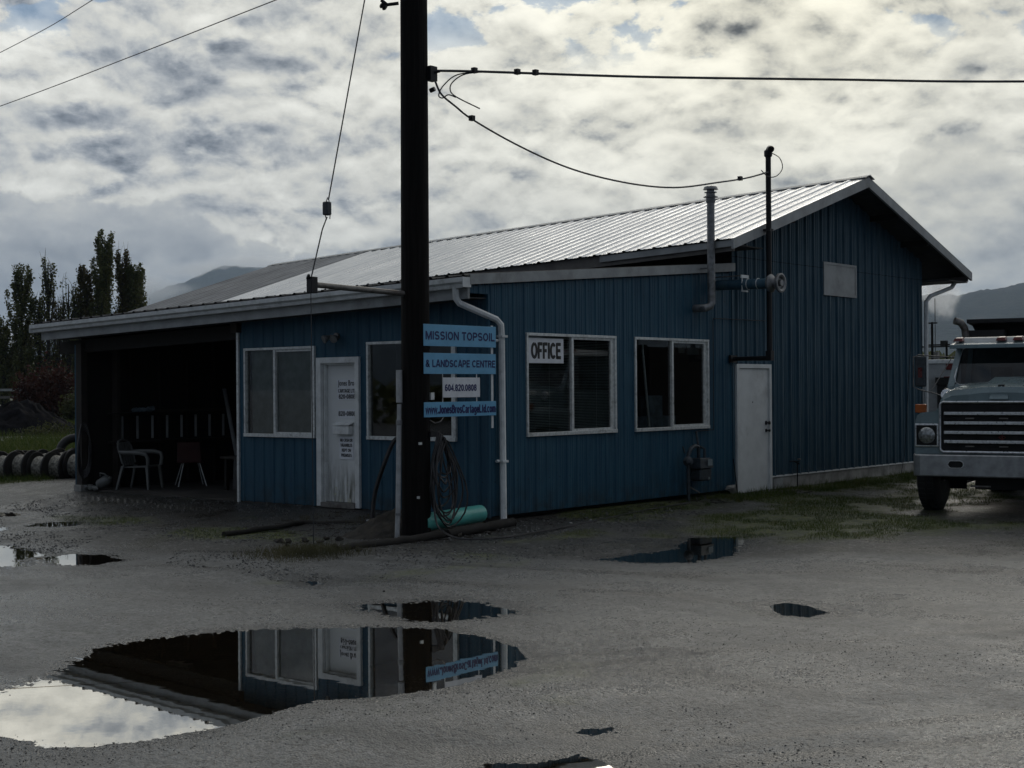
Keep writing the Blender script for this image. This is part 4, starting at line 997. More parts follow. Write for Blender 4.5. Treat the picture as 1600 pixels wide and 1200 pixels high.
for y in (-1.185, -.545): MB().box(.262, .268, y, y+.012, 1.50, 1.90).build('hanger_strap', 'alu', sb)

# ------------------------------------------------------------------ HOSES, PIPE, LOGS around the pole's foot
hc = MB(); rr = random.Random(5)
loops = [(.58, .16, -1.22), (.50, .13, -1.20), (.40, .20, -1.22), (.33, .23, -1.20), (.14, .20, -1.20), (.10, .24, -1.22), (.05, .17, -1.12), (.0, .25, -1.18), (.04, .30, -1.15), (-.04, .34, -1.12), (.22, .18, -1.25), (.62, .10, -1.18)]
for i, (zb, w, yc) in enumerate(loops):
    pts = []; x0 = .30+.012*(i % 5)
    for k in range(25):
        t = -math.pi/2+2*math.pi*k/24; s = math.sin(t); c_ = math.cos(t)
        zt_ = 1.15-.012*i
        z = zb+(zt_-zb)*(.5+.5*s) if True else 0
        sq = (1-((s+1)/2)**2.2)                     # narrow at the hook, wide at the bottom
        y = yc+c_*w*(.25+.75*sq)+(-.08)*((s+1)/2)
        pts.append((x0+.03*math.sin(3*t+i)*sq, y+rr.uniform(-.004, .004), z))
    hc.tube(pts, .0115, 6, cap=False)
hz_ = hc.build('coiled_hose', 'hose', smooth=True); tag(hz_, 'long black hose coiled in many loops and hung on the pole below the signs', 'hose')
gh = [(.34, -1.35, .9), (.34, -1.42, .5), (.38, -1.46, .15), (.50, -1.50, -.02), (.86, -1.6, -.10), (1.07, -1.44, -.115), (1.17, -.94, -.12), (1.03, .12, -.12), (.81, 1.25, -.115), (.51, 2.73, -.11), (.34, 4.1, -.10), (.3, 4.4, -.11)]
o = cable('ground_hose', gh, .0125, 'black hose trailing over the gravel from the coil along the office wall'); o.data.materials[0] = M['hose']; o['category'] = 'hose'
o = cable('stub_hose', [(-.12, -1.44, 1.03), (-.33, -1.42, 1.05), (-.50, -1.45, .74), (-.66, -1.47, .33), (-.72, -1.47, -.15)], .030, 'fat black hose bowing out behind the pole near the white conduit'); o.data.materials[0] = M['hose']; o['category'] = 'hose'
tq = empty('plastic_pipe', (-.1, -.8, .0), 'short wide turquoise plastic pipe lying at the foot of the wall', 'pipe')
MB().lathe([(.092, 0), (.112, .0), (.112, 1.11), (.108, 1.13), (.095, 1.135), (.090, 1.12)], (.17, -1.47, .03), (-.02, 1.0, .03), 28).build('pipe_wall', 'turq', tq, smooth=True)
MB().lathe([(.086, 1.115), (.086, 1.13)], (.17, -1.47, .03), (-.02, 1.0, .03), 24).build('pipe_plug', 'turq', tq)
def log(pts, r, label, name='timber_log', cat='log'):
    P_ = []; rr = random.Random(len(label))
    for a_, b_ in zip(pts, pts[1:]):
        for k in range(8): t = k/8; P_.append(tuple(a_[i]+(b_[i]-a_[i])*t+rr.uniform(-.012, .012) for i in range(3)))
    P_.append(pts[-1])
    o = MB().tube(P_, [r*(1+rr.uniform(-.12, .12)) for _ in P_], 10).build(name, 'wood_dark', smooth=True)
    return tag(o, label, cat)
log([(.36, -3.05, -.14), (.42, -2.3, -.125), (.42, -1.35, -.11)], .052, 'rotten dark log lying on the gravel left of the pole foot')
log([(.44, -1.30, -.10), (.36, -.5, -.085), (.30, .12, -.08)], .062, 'dark log lying between the pole foot and the white downspout')
log([(-1.94, -2.86, -.13), (-2.1, -1.4, -.10), (-1.1, -.75, -.10), (-.3, -1.25, -.1)], .035, 'low timber edging around the dark apron before the front door', 'timber_edging', 'edging')
# soil heap and stones at the pole foot
def heap(name, cx, cy, z0, rx, ry, h, mat, label, cat, seed, nn_=40, rough=.35):
    u = np.linspace(-1, 1, nn_); X, Y = np.meshgrid(u, u); rr_ = np.hypot(X, Y)
    prof = np.clip(1-rr_, 0, 1)**.9
    H = prof*h*(1+rough*(fbm(X*3+seed, Y*3, 2, 4, seed)-.5)*2)+((fbm(X*9, Y*9, 3, 3, seed+4)-.5)*h*.16+(fbm(X*30, Y*30, 2, 2, seed+5)-.5)*h*.10)*(prof > 0)
    V = np.stack([(cx+X*rx).ravel(), (cy+Y*ry).ravel(), (z0+H).ravel()], 1)
    i = np.arange(nn_-1)[:, None]*nn_+np.arange(nn_-1)[None, :]
    F = np.stack([i, i+1, i+nn_+1, i+nn_], -1).reshape(-1, 4)
    keep = (rr_.ravel()[F].min(1) < 1.05)
    o = np_mesh(name, V, F[keep], mat, smooth=False); return tag(o, label, cat)
M['soil'] = plain('dark_soil', (.030, .026, .021), .9, var=.5, scale=9, bump=.6, bscale=40)
M['pile'] = plain('black_soil', (.008, .008, .010), 1.0, var=.5, scale=3, bump=.6, bscale=12, spec=.05)
heap('soil_heap', -.45, -1.35, -.16, .50, .75, .30, 'soil', 'small heap of dark soil and litter against the left side of the pole', 'soil heap', 3)
heap('topsoil_pile', -43.0, 18.6, -.35, 3.4, 3.4, 1.75, 'pile', 'black topsoil pile far off at the left beside the reddish bush', 'soil pile', 9, 60)
heap('topsoil_pile', -46.5, 15.2, -.35, 2.6, 2.6, .9, 'pile', 'lower black soil pile at the very left edge behind the track', 'soil pile', 13, 40)

# ------------------------------------------------------------------ carport contents
def plastic_chair(loc, rz, label, mat, arms=True):
    t = empty('patio_chair', loc, label, 'chair', rz=rz)
    L = dict(local=True)
    sh = MB()
    for i in range(6):
        y0 = -.22+i*.08; sh.box(-.22, .22, y0, y0+.078, .41-.012*math.sin(i/5*math.pi), .425-.012*math.sin(i/5*math.pi))
    sh = MB().add([(-.24, -.25, .42), (.24, -.25, .42), (.21, .22, .40), (-.21, .22, .40), (-.24, -.25, .39), (.24, -.25, .39), (.21, .22, .38), (-.21, .22, .38)], [(0, 1, 2, 3), (7, 6, 5, 4), (0, 4, 5, 1), (1, 5, 6, 2), (2, 6, 7, 3), (3, 7, 4, 0)])
    sh.build('seat', mat, t, local=True, bevel=.01)
    bk = MB()
    for i in range(5):
        x = -.17+i*.085; bk.hexa([(x-.035, .20, .42), (x+.035, .20, .42), (x+.035, .22, .42), (x-.035, .22, .42), (x*1.1-.039, .31, .82), (x*1.1+.039, .31, .82), (x*1.1+.039, .33, .82), (x*1.1-.039, .33, .82)])
    bk.tube([(-.24, .21, .46), (-.25, .29, .74), (-.17, .325, .84), (0, .335, .87), (.17, .325, .84), (.25, .29, .74), (.24, .21, .46)], .017, 8)
    bk.build('backrest', mat, t, local=True)
    for sx in (-1, 1):
        for (y0, y1) in ((-.25, -.29), (.20, .31)):
            MB().hexa([(sx*.27-.022, y1-.018, 0), (sx*.27+.022, y1-.018, 0), (sx*.27+.022, y1+.018, 0), (sx*.27-.022, y1+.018, 0),
                       (sx*.235-.032, y0-.026, .42), (sx*.235+.032, y0-.026, .42), (sx*.235+.032, y0+.026, .42), (sx*.235-.032, y0+.026, .42)]).build('leg', mat, t, local=True, bevel=.006)
        if arms:
            MB().tube([(sx*.245, .27, .66), (sx*.285, .12, .655), (sx*.295, -.12, .65), (sx*.29, -.25, .62), (sx*.27, -.28, .55), (sx*.25, -.27, .42)], [.026, .036, .040, .036, .032, .032], 8).build('armrest', mat, t, local=True, smooth=True)
    return t
plastic_chair((-8.62, .62, -.03), R_(118), 'white plastic garden armchair standing in the carport bay', 'white_plastic')
rc = empty('shell_chair', (-8.55, 1.65, -.03), 'low red shell chair on thin splayed metal legs inside the carport', 'chair', rz=R_(60))
MB().add([(-.2, -.2, .44), (.2, -.2, .44), (.22, .18, .42), (-.22, .18, .42), (-.2, .27, .78), (.2, .27, .78), (-.2, -.2, .425), (.2, -.2, .425), (.22, .20, .405), (-.22, .20, .405), (-.2, .29, .78), (.2, .29, .78)],
         [(0, 1, 2, 3), (3, 2, 5, 4), (7, 6, 9, 8), (8, 9, 10, 11), (0, 6, 7, 1), (1, 7, 8, 2), (2, 8, 11, 5), (5, 11, 10, 4), (4, 10, 9, 3), (3, 9, 6, 0)]).build('shell', 'red', rc, local=True, bevel=.008)
for sx, sy in ((-1, -1), (1, -1), (-1, 1), (1, 1)):
    MB().tube([(sx*.14, sy*.12, .42), (sx*.25, sy*.24, .0)], .010, 8).build('leg', 'alu', rc, local=True)
jg = empty('white_jug', (-8.95, .10, -.03), 'white plastic jug with a handle tipped over on the carport threshold', 'jug')
MB().lathe([(.01, 0), (.085, .0), (.095, .03), (.095, .17), (.075, .22), (.03, .25), (.028, .28)], (-9.05, .08, .06), (.75, .25, .42), 14).build('body', 'white_plastic', jg, smooth=True)
MB().tube([(-8.98, .06, .22), (-8.93, .02, .27), (-8.86, .06, .26), (-8.84, .1, .21)], .014, 8).build('handle', 'white_plastic', jg, smooth=True)
bgm = MB(); rr = random.Random(8)
for i in range(5): bgm.blob((-9.27+i*.075, -.02+rr.uniform(-.03, .03), .02), (.07, .06, .045), i, .3)
tag(bgm.build('crumpled_bag', 'white_plastic', smooth=True), 'crumpled pale plastic bag lying beside the concrete post pier', 'bag')
tag(MB().hexa([(-8.30, 2.55, .02), (-8.22, 2.55, .02), (-8.22, 2.58, .02), (-8.30, 2.58, .02), (-9.28, 2.95, 1.72), (-9.20, 2.95, 1.72), (-9.20, 2.98, 1.72), (-9.28, 2.98, 1.72)]).build('leaning_board', 'trim'), 'narrow pale board leaning against the dark side wall of the carport', 'board')
wb = empty('work_bench', (-6.6, 1.6, -.03), 'dark bench at the right end of the carport with cloth hanging from it', 'bench')
MB().box(-7.15, -5.3, 1.2, 1.9, .52, .56).build('bench_top', 'wood', wb)
for x in (-7.1, -5.4):
    for y in (1.25, 1.82): MB().box(x, x+.06, y, y+.06, -.03, .52).build('leg', 'wood_dark', wb)
cm = MB(); 
for i in range(12):
    x = -6.75+i*.1; yo = 1.18+.02*math.sin(i*1.7); y2 = 1.18+.02*math.sin((i+1)*1.7)
    cm.add([(x, yo, .565), (x+.1, y2, .565), (x+.1, y2-.03, .02+.03*math.sin(i)), (x, yo-.03, .02+.03*math.sin(i-1))], [(0, 1, 2, 3)])
    cm.add([(x, yo, .565), (x+.1, y2, .565), (x+.1, 1.7, .567), (x, 1.7, .567)], [(0, 1, 2, 3)])
tag(cm.build('bench_cloth', 'soffit'), 'dark cloth draped over the carport bench', 'cloth')
hs = MB(); rr = random.Random(2)
for i in range(5):
    pts = [(-9.29+.02*math.sin(k), -.06+.10*math.cos(2*math.pi*k/16)*(1+.1*i), .72+.42*math.sin(2*math.pi*k/16)-.03*i) for k in range(17)]
    hs.tube(pts, .012, 6, cap=False)
tag(hs.build('hanging_hose', 'hose'), 'dark hose loops hanging on the corner post of the carport', 'hose')
tb = MB(); rr = random.Random(4)
for i in range(7): tb.blob((-9.22, .95+i*.06, 1.35+rr.uniform(-.01, .02)), (.07, .06, .05), i+20, .35)
tag(tb.build('crumpled_tarp', 'tarp', smooth=True), 'crumpled pale blue tarp lying on the carport wall shelf', 'tarp')
bx_ = MB()
for i in range(9): bx_.box(-9.30, -9.16, 1.45+i*.17, 1.58+i*.17, 1.311, 1.335+.02*(i % 3))
tag(MB().box(-9.30, -9.16, 1.45, 3.0, 1.312, 1.345).build('stored_plank', 'wood'), 'bare plank lying flat along the carport wall shelf', 'plank')

# ------------------------------------------------------------------ cable reels on the grass beyond the carport
def make_reel():
    t = empty('cable_reel', (0, 0, 0), 'cable reel with dark round flanges and pale winding', 'reel')
    for sx in (-1, 1):
        MB().lathe([(.05, -.02), (.32, -.02), (.335, -.012), (.335, .012), (.32, .02), (.05, .02)], (sx*.17, 0, .335), (1, 0, 0), 28).build('flange', 'flange', t, local=True)
    pr = [(.10, -.15)]
    for k in range(13): pr += [(.225+.012*(k % 2)+.01*math.sin(k), -.148+k*.0246)]
    pr.append((.10, .15))
    MB().lathe(pr, (0, 0, .335), (1, 0, 0), 26).build('winding', 'drum', t, local=True, smooth=False)
    return t
reel = make_reel()
ra = math.atan2(1.09, 1.29)
rowlab = {0: 'leftmost reel of the front row on the grass, cut by the photo edge', 1: 'second reel from the left in the front row', 2: 'third reel from the left in the front row', 3: 'fourth reel from the left in the front row', 4: 'fifth reel of the front row, next to the carport post', 5: 'last front row reel, half hidden by the carport post'}
backlab = {0: 'leftmost reel of the back row, behind the third front one', 1: 'second reel of the back row, mostly hidden by flanges in front', 2: 'third reel of the back row beside the lying tyre', 3: 'last reel of the back row behind the carport post'}
def copy_tree(o, parent=None):
    c_ = o.copy(); COL.objects.link(c_); c_.parent = parent
    for ch in [x for x in bpy.data.objects if x.parent == o]: copy_tree(ch, c_)
    return c_
first = True
for row, labs, n_ in ((0, rowlab, 6), (1, backlab, 4)):
    for i in range(n_):
        s = -.16+i*.362+(.0 if row == 0 else .72)
        x = -15.30+1.28+s*math.cos(ra); y = 1.80-.78+s*math.sin(ra)
        if row: x -= .62; y += .52
        o = reel if first else copy_tree(reel); first = False
        o.location = (x+(.03 if i % 2 else 0), y, -.19+.02*(i % 3)); o.rotation_euler = (0, 0, ra-R_(17)+R_((i*37 % 9)-4))
        o['label'] = labs[i]; o['group'] = 'cable reels in two rows on the grass'
ty = empty('old_tyre', (-16.9, 4.3, -.2), 'old black tyre standing behind the reels by the carport post', 'tyre')
prf = []
for k in range(17):
    a_ = math.pi*2*k/16; prf.append((.34+.10*math.cos(a_), .12*math.sin(a_)))
tv = MB(); seg = 28; vs = []; fs = []
axx = Vector((.8, -.5, .15)).normalized(); aa = axx.orthogonal().normalized(); bb = axx.cross(aa); oc = Vector((-16.7, 4.55, .27))
for r, h in prf[:-1]:
    for k in range(seg): an = 2*math.pi*k/seg; vs.append(oc+axx*h+(aa*math.cos(an)+bb*math.sin(an))*r)
for i in range(16):
    for k in range(seg): fs.append((i*seg+k, i*seg+(k+1) % seg, ((i+1) % 16)*seg+(k+1) % seg, ((i+1) % 16)*seg+k))
tv.add(vs, fs).build('tread', 'blackrub', ty, smooth=True)

# ------------------------------------------------------------------ DUMP TRUCK (local frame: nose at y=0 facing -y)
T = empty('dump_truck', (4.80, 5.30, -.17), 'grey-blue dump truck with chrome-barred grille parked nose-on at the right edge', 'truck', rz=R_(10))
Lc = dict(local=True)
g0 = .17   # ground below world zero
def tz(z): return z+g0
bm = MB()
# bumper with wrapped ends
sec = []
for x, y in [(-1.20, .30), (-1.215, .10), (-1.18, .03), (-1.10, .0), (1.10, .0), (1.18, .03), (1.215, .10), (1.20, .30)]: sec.append((x, y))
inn = [(x*.985, y+.03 if abs(x) < 1.15 else y) for x, y in sec]
k = len(sec); vs = []
for z in (tz(.385), tz(.40), tz(.68), tz(.695)):
    o_ = .012 if z in (tz(.385), tz(.695)) else 0
    vs += [(x, y+o_, z) for x, y in sec]
vs += [(x*.985, y+.04, tz(.695)) for x, y in sec]+[(x*.985, y+.04, tz(.385)) for x, y in sec]
for L in range(5):
    pass
fs = []
for L in range(3):
    for i in range(k-1): fs.append((L*k+i, L*k+i+1, (L+1)*k+i+1, (L+1)*k+i))
for i in range(k-1): fs.append((3*k+i, 3*k+i+1, 4*k+i+1, 4*k+i)); fs.append((5*k+i, 5*k+i+1, i+1, i)); fs.append((4*k+i, 4*k+i+1, 5*k+i+1, 5*k+i))
bm.add(vs, fs); bp = bm.build('bumper', 'bumper', T, **Lc)
for sx in (-1, 1):
    hm = MB(); ri = MB(); pts = []
    for kk in range(20):
        a_ = 2*math.pi*kk/20; pts.append((sx*.60+.055*(1 if math.cos(a_) > 0 else -1)+.052*math.cos(a_), .560+tz(0)+.052*math.sin(a_)))
    hm.add([(p[0], -.004, p[1]) for p in pts], [tuple(range(20))]); 
    ri.tube([(p[0], -.004, p[1]) for p in pts]+[(pts[0][0], -.004, pts[0][1])], .006, 6)
    hh = ri.build('tow_hole_rim', 'chrome', bp, **Lc); hm.build('tow_hole', 'dark', hh, **Lc)
MB().box(-.42, -.15, .10, .14, tz(.24), tz(.262)).build('tow_bar', 'steel', T, bevel=.005, **Lc)
# fenders and hood (one painted shell with sloping profile)
hd = MB()
prof = [(-1.19, .66), (-1.19, 1.15), (-1.16, 1.25), (-1.10, 1.29), (-.90, 1.31), (-.86, 1.36), (-.83, 1.46), (-.78, 1.54), (-.66, 1.59), (-.40, 1.61), (-.25, 1.63), (0, 1.635)]
full = prof+[(-x, z) for x, z in prof[-2::-1]]
ysec = [(.10, 0, .0), (.14, .02, .004), (.35, .06, .01), (.8, .09, .02), (1.20, .12, .03)]
kk = len(full); vs = []; 
fs = []
for (y, dzc, _) in ysec:
    for (x, z) in full:
        cen = max(0, 1-abs(x)/.95)
        lift = dzc*(1 if z > 1.40 else 0)
        if y > 1.0 and abs(x) > 1.1: pass
        zz_ = z+lift-(.06 if (y < .12 and z > 1.4) else 0)
        if .28 < y < 1.15 and abs(x) > 1.15 and z < 1.1: zz_ = 1.00 if z < .7 else max(z, 1.05)
        vs.append((x, y-(.0), tz(zz_)))
for i in range(len(ysec)-1):
    for j in range(kk-1): fs.append((i*kk+j, i*kk+j+1, (i+1)*kk+j+1, (i+1)*kk+j))
hd.add(vs, fs)
# front face of the shell, around headlights and grille
nz = []
front = [(x, z if z <= 1.40 else z-.06) for x, z in full]
hd.add([(x, .10, tz(z)) for x, z in front], [tuple(range(kk))])
hood = hd.build('hood', 'paint', T, smooth=True, **Lc)
# raised centre of the hood
MB().hexa([(-.36, .16, tz(1.56)), (.36, .16, tz(1.56)), (.36, 1.18, tz(1.70)), (-.36, 1.18, tz(1.70)),
           (-.28, .20, tz(1.645)), (.28, .20, tz(1.645)), (.30, 1.18, tz(1.80)), (-.30, 1.18, tz(1.80))]).build('hood_bulge', 'paint', hood, bevel=.02, **Lc)
hl = MB().box(-.15, .11, .085, .125, tz(1.475), tz(1.535)).hexa([(-.15, .06, tz(1.478)), (.11, .06, tz(1.478)), (.09, .10, tz(1.478)), (-.13, .10, tz(1.478)), (-.15, .07, tz(1.50)), (.11, .07, tz(1.50)), (.09, .10, tz(1.545)), (-.13, .10, tz(1.545))]).build('hood_latch', 'paint', hood, bevel=.006, **Lc)
MB().box(-.045, .045, .15, .165, tz(1.60), tz(1.685)).build('hood_emblem', 'black_metal', hood, **Lc)
MB().box(-.022, .022, .148, .15, tz(1.642), tz(1.652)).box(-.022, -.012, .1478, .15, tz(1.625), tz(1.642)).box(.0, .010, .1478, .15, tz(1.64), tz(1.665)).build('emblem_mark', 'alu', hood, **Lc)
# grille
gx = .83; gz0, gz1 = tz(.735), tz(1.44)
gf = MB()
gf.tube([(-gx+.04, .075, gz0), (gx-.04, .075, gz0), (gx-.01, .075, gz0+.02), (gx, .075, gz0+.05), (gx, .075, gz1-.05), (gx-.01, .075, gz1-.02), (gx-.04, .075, gz1), (-gx+.04, .075, gz1), (-gx+.01, .075, gz1-.02), (-gx, .075, gz1-.05), (-gx, .075, gz0+.05), (-gx+.01, .075, gz0+.02), (-gx+.04, .075, gz0)], .018, 8)
gr = gf.build('grille', 'chrome', T, smooth=True, **Lc)
MB().box(-gx+.02, gx-.02, .088, .098, gz0+.01, gz1-.01).build('grille_backing', 'dark', gr, **Lc)
for z in (.88, 1.01, 1.145, 1.28):
    MB().box(-gx+.06, gx-.06, .045, .075, tz(z)-.022, tz(z)+.022).build('grille_bar', 'chrome', gr, bevel=.005, **Lc)
for z in (.815, 1.21):
    for x in (-.48, -.02, .45): MB().box(x, x+.12, .074, .086, tz(z)-.008, tz(z)+.008).build('grille_clip', 'steel', gr, **Lc)
em = MB()
cx_, cz_ = .02, tz(.945)
for (a1, b1) in (((-.045, 0), (0, .033)), ((0, .033), (.045, 0)), ((.045, 0), (0, -.033)), ((0, -.033), (-.045, 0))):
    em.tube([(cx_+a1[0], .07, cz_+a1[1]), (cx_+b1[0], .07, cz_+b1[1])], .0045, 5)
em.box(cx_-.006, cx_+.006, .066, .074, cz_-.016, cz_+.016)
eb = em.build('grille_emblem', 'redlens', gr, **Lc)
# headlights
for sx in (-1, 1):
    hb = MB(); x0 = sx*1.02
    hb.box(x0-.17, x0+.17, .070, .10, tz(.80), tz(1.135))
    fr_ = hb.build('headlight', 'chrome', T, bevel=.02, **Lc)
    MB().box(x0-.145, x0+.145, .062, .072, tz(.825), tz(1.11)).build('bezel', 'dark', fr_, bevel=.008, **Lc)
    MB().lathe([(.115, .0), (.120, .004), (.115, .015), (.085, .034), (.045, .043), (.01, .046)], (x0+sx*-.005, .062, tz(.965)), (0, -1, 0), 26).build('lens', 'lamp', fr_, smooth=True, **Lc)
    MB().box(sx*1.13-.075, sx*1.13+.075, .16, .26, tz(1.285), tz(1.41)).build('turn_lamp', 'amber', T, bevel=.012, **Lc)
# fender lips / splash panel and chassis
MB().box(-1.1, 1.1, .10, .30, tz(.66), tz(.70)).box(-.55, .55, .3, 6.8, tz(.42), tz(.66)).box(-1.0, 1.0, .68, .84, tz(.30), tz(.40)).box(-.4, .3, .3, 1.2, tz(.2), tz(.5)).build('chassis', 'dark', T, **Lc)
for sx in (-1, 1):  # tanks and flaps added to darken the view under the truck
    MB().lathe([(.05, 0), (.29, .0), (.30, .02), (.30, 1.15), (.29, 1.17), (.05, 1.17)], (sx*.82, 1.45, tz(.50)), (0, 1, 0), 20).build('shade_tank', 'steel', T, **Lc)
    MB().box(sx*1.02-.26, sx*1.02+.26, 1.42, 1.44, tz(.12), tz(.8)).build('shade_flap', 'dark', T, **Lc)
# cab
cb = MB(); W_ = .98
cpts = lambda y0, y1, z0, z1, w0, w1: [(-w0, y0, z0), (w0, y0, z0), (w0, y1, z0), (-w0, y1, z0), (-w1, y0+.30, z1), (w1, y0+.30, z1), (w1, y1, z1), (-w1, y1, z1)]
cb.hexa([(-W_, 1.18, tz(.75)), (W_, 1.18, tz(.75)), (W_, 2.45, tz(.75)), (-W_, 2.45, tz(.75)), (-W_, 1.18, tz(1.62)), (W_, 1.18, tz(1.62)), (W_, 2.45, tz(1.62)), (-W_, 2.45, tz(1.62))])
cab_ = cb.build('cab', 'paint', T, bevel=.03, **Lc)
pl = MB()
# pillars, header, cowl around a real opening for the windshield
fy0, fy1, fz0, fz1 = 1.20, 1.50, tz(1.69), tz(2.24)
def pil(xa, ya, za, xb, yb, zb, w): pl.tube([(xa, ya, za), (xb, yb, zb)], w, 8)
pl.hexa([(-W_, 1.18, tz(1.62)), (W_, 1.18, tz(1.62)), (W_, 1.34, tz(1.62)), (-W_, 1.34, tz(1.62)), (-W_+.01, 1.20, tz(1.70)), (W_-.01, 1.20, tz(1.70)), (W_-.01, 1.34, tz(1.70)), (-W_+.01, 1.34, tz(1.70))])
for sx in (-1, 1):
    pl.hexa([(sx*.98-.0, 1.19, tz(1.66)), (sx*.88, 1.17, tz(1.66)), (sx*.88, 1.32, tz(1.66)), (sx*.98, 1.34, tz(1.66)), (sx*.90, 1.49, tz(2.27)), (sx*.815, 1.47, tz(2.27)), (sx*.815, 1.60, tz(2.27)), (sx*.90, 1.62, tz(2.27))])
    pl.hexa([(sx*.98, 2.30, tz(1.62)), (sx*.90, 2.30, tz(1.62)), (sx*.90, 2.45, tz(1.62)), (sx*.98, 2.45, tz(1.62)), (sx*.90, 2.30, tz(2.27)), (sx*.83, 2.30, tz(2.27)), (sx*.83, 2.42, tz(2.27)), (sx*.90, 2.42, tz(2.27))])
pl.box(-.9, .9, 2.38, 2.43, tz(1.62), tz(2.27))
pl.build('cab_pillars', 'paint', cab_, **Lc)
ws = MB().add([(-.90, 1.215, tz(1.68)), (.90, 1.215, tz(1.68)), (.83, 1.495, tz(2.25)), (-.83, 1.495, tz(2.25))], [(0, 1, 2, 3)]).build('windshield', 'tinted', cab_, **Lc)
MB().tube([(-.80, 1.20, tz(1.685)), (.80, 1.20, tz(1.685)), (.865, 1.215, tz(1.72)), (.885, 1.245, tz(1.80)), (.815, 1.47, tz(2.22)), (.76, 1.49, tz(2.25)), (-.76, 1.49, tz(2.25)), (-.815, 1.47, tz(2.22)), (-.885, 1.245, tz(1.80)), (-.865, 1.215, tz(1.72)), (-.80, 1.20, tz(1.685))], .010, 6).build('windshield_trim', 'chrome', ws, **Lc)
MB().tube([(-.62, 1.185, tz(1.685)), (-.12, 1.20, tz(1.715))], .009, 6).build('wiper', 'dark', ws, **Lc)
MB().tube([(.18, 1.185, tz(1.685)), (.68, 1.20, tz(1.715))], .009, 6).build('wiper', 'dark', ws, **Lc)
MB().box(-.85, .85, 1.45, 1.55, tz(1.30), tz(1.62)).box(-.5, -.2, 1.95, 2.1, tz(1.3), tz(1.95)).box(.25, .6, 1.95, 2.1, tz(1.3), tz(1.95)).build('cab_interior', 'dark', cab_, **Lc)
rfm = MB()
rfm.hexa([(-.93, 1.40, tz(2.27)), (.93, 1.40, tz(2.27)), (.93, 2.48, tz(2.27)), (-.93, 2.48, tz(2.27)), (-.82, 1.52, tz(2.40)), (.82, 1.52, tz(2.40)), (.82, 2.44, tz(2.38)), (-.82, 2.44, tz(2.38))])
cr = rfm.build('cab_roof', 'roofwhite', cab_, bevel=.03, **Lc)
MB().hexa([(-.95, 1.20, tz(2.225)), (.95, 1.20, tz(2.225)), (.93, 1.50, tz(2.25)), (-.93, 1.50, tz(2.25)), (-.95, 1.20, tz(2.285)), (.95, 1.20, tz(2.285)), (.93, 1.50, tz(2.33)), (-.93, 1.50, tz(2.33))]).build('sun_visor', 'paint', cr, bevel=.01, **Lc)
for x in (-.86, -.24, 0, .24, .86):
    ml_ = MB().hexa([(x-.075, 1.36, tz(2.335)), (x+.075, 1.36, tz(2.335)), (x+.075, 1.56, tz(2.345)), (x-.075, 1.56, tz(2.345)), (x-.05, 1.38, tz(2.385)), (x+.05, 1.38, tz(2.385)), (x+.05, 1.54, tz(2.405)), (x-.05, 1.54, tz(2.405))]).build('marker_lamp', 'redlens', cr, bevel=.006, **Lc)
# mirrors
for sx in (-1, 1):
    mr = MB().box(sx*1.36-.085, sx*1.36+.085, 1.10, 1.15, tz(1.66), tz(2.12)).build('mirror', 'meter', T, bevel=.02, **Lc)
    MB().tube([(sx*1.46, 1.10, tz(2.10)), (sx*1.38, 1.08, tz(2.14)), (sx*.93, 1.45, tz(2.10))], .009, 6).build('mirror_arm', 'steel', mr, **Lc)
    MB().tube([(sx*1.46, 1.10, tz(2.12)), (sx*1.46, 1.09, tz(1.66)), (sx*1.38, 1.08, tz(1.62)), (sx*.98, 1.25, tz(1.50))], .010, 6).build('mirror_arm', 'steel', mr, **Lc)
    MB().tube([(sx*1.20, 1.12, tz(1.60)), (sx*.93, 1.42, tz(2.15))], .008, 6).build('mirror_arm', 'steel', mr, **Lc)
    MB().box(sx*1.36-.03, sx*1.36+.03, 1.085, 1.10, tz(1.80), tz(1.95)).build('mirror_reflector', 'redlens', mr, **Lc)
    MB().lathe([(.01, 0), (.07, .02), (.09, .06), (.08, .09)], (sx*.90, .86, tz(1.53)), (0, -1, .2), 16).build('fender_mirror', 'chrome', mr, smooth=True, **Lc)
# exhaust stack, dump box
MB().tube([(-1.02, 2.62, tz(.9)), (-1.02, 2.62, tz(2.46)), (-1.03, 2.60, tz(2.58)), (-1.08, 2.55, tz(2.67)), (-1.16, 2.49, tz(2.70))], .058, 14).build('exhaust_stack', 'steel', T, smooth=True, **Lc)
db = MB()
db.box(-1.18, 1.18, 3.10, 3.16, tz(.95), tz(2.50))
db.box(-1.22, -1.16, 3.16, 7.4, tz(.95), tz(2.45)).box(1.16, 1.22, 3.16, 7.4, tz(.95), tz(2.45)).box(-1.18, 1.18, 3.1, 7.4, tz(.85), tz(.95)).box(-1.18, 1.18, 7.34, 7.4, tz(.95), tz(2.3))
dump = db.build('dump_box', 'boxblack', T, **Lc)
MB().hexa([(-1.0, 2.62, tz(2.66)), (1.2, 2.62, tz(2.66)), (1.2, 3.2, tz(2.62)), (-1.0, 3.2, tz(2.62)), (-1.0, 2.60, tz(2.72)), (1.2, 2.60, tz(2.72)), (1.2, 3.2, tz(2.70)), (-1.0, 3.2, tz(2.70))]).build('cab_guard', 'boxblack', dump, **Lc)
MB().hexa([(-.75, 2.85, tz(2.2)), (1.2, 2.85, tz(2.2)), (1.2, 3.1, tz(2.2)), (-.75, 3.1, tz(2.2)), (-1.0, 3.0, tz(2.64)), (1.2, 3.0, tz(2.64)), (1.2, 3.14, tz(2.64)), (-1.0, 3.14, tz(2.64))]).build('headboard', 'dark', dump, **Lc)
MB().box(-1.0, -.45, 2.75, 3.08, tz(2.0), tz(2.55)).build('side_plate', 'boxblack', dump, **Lc)
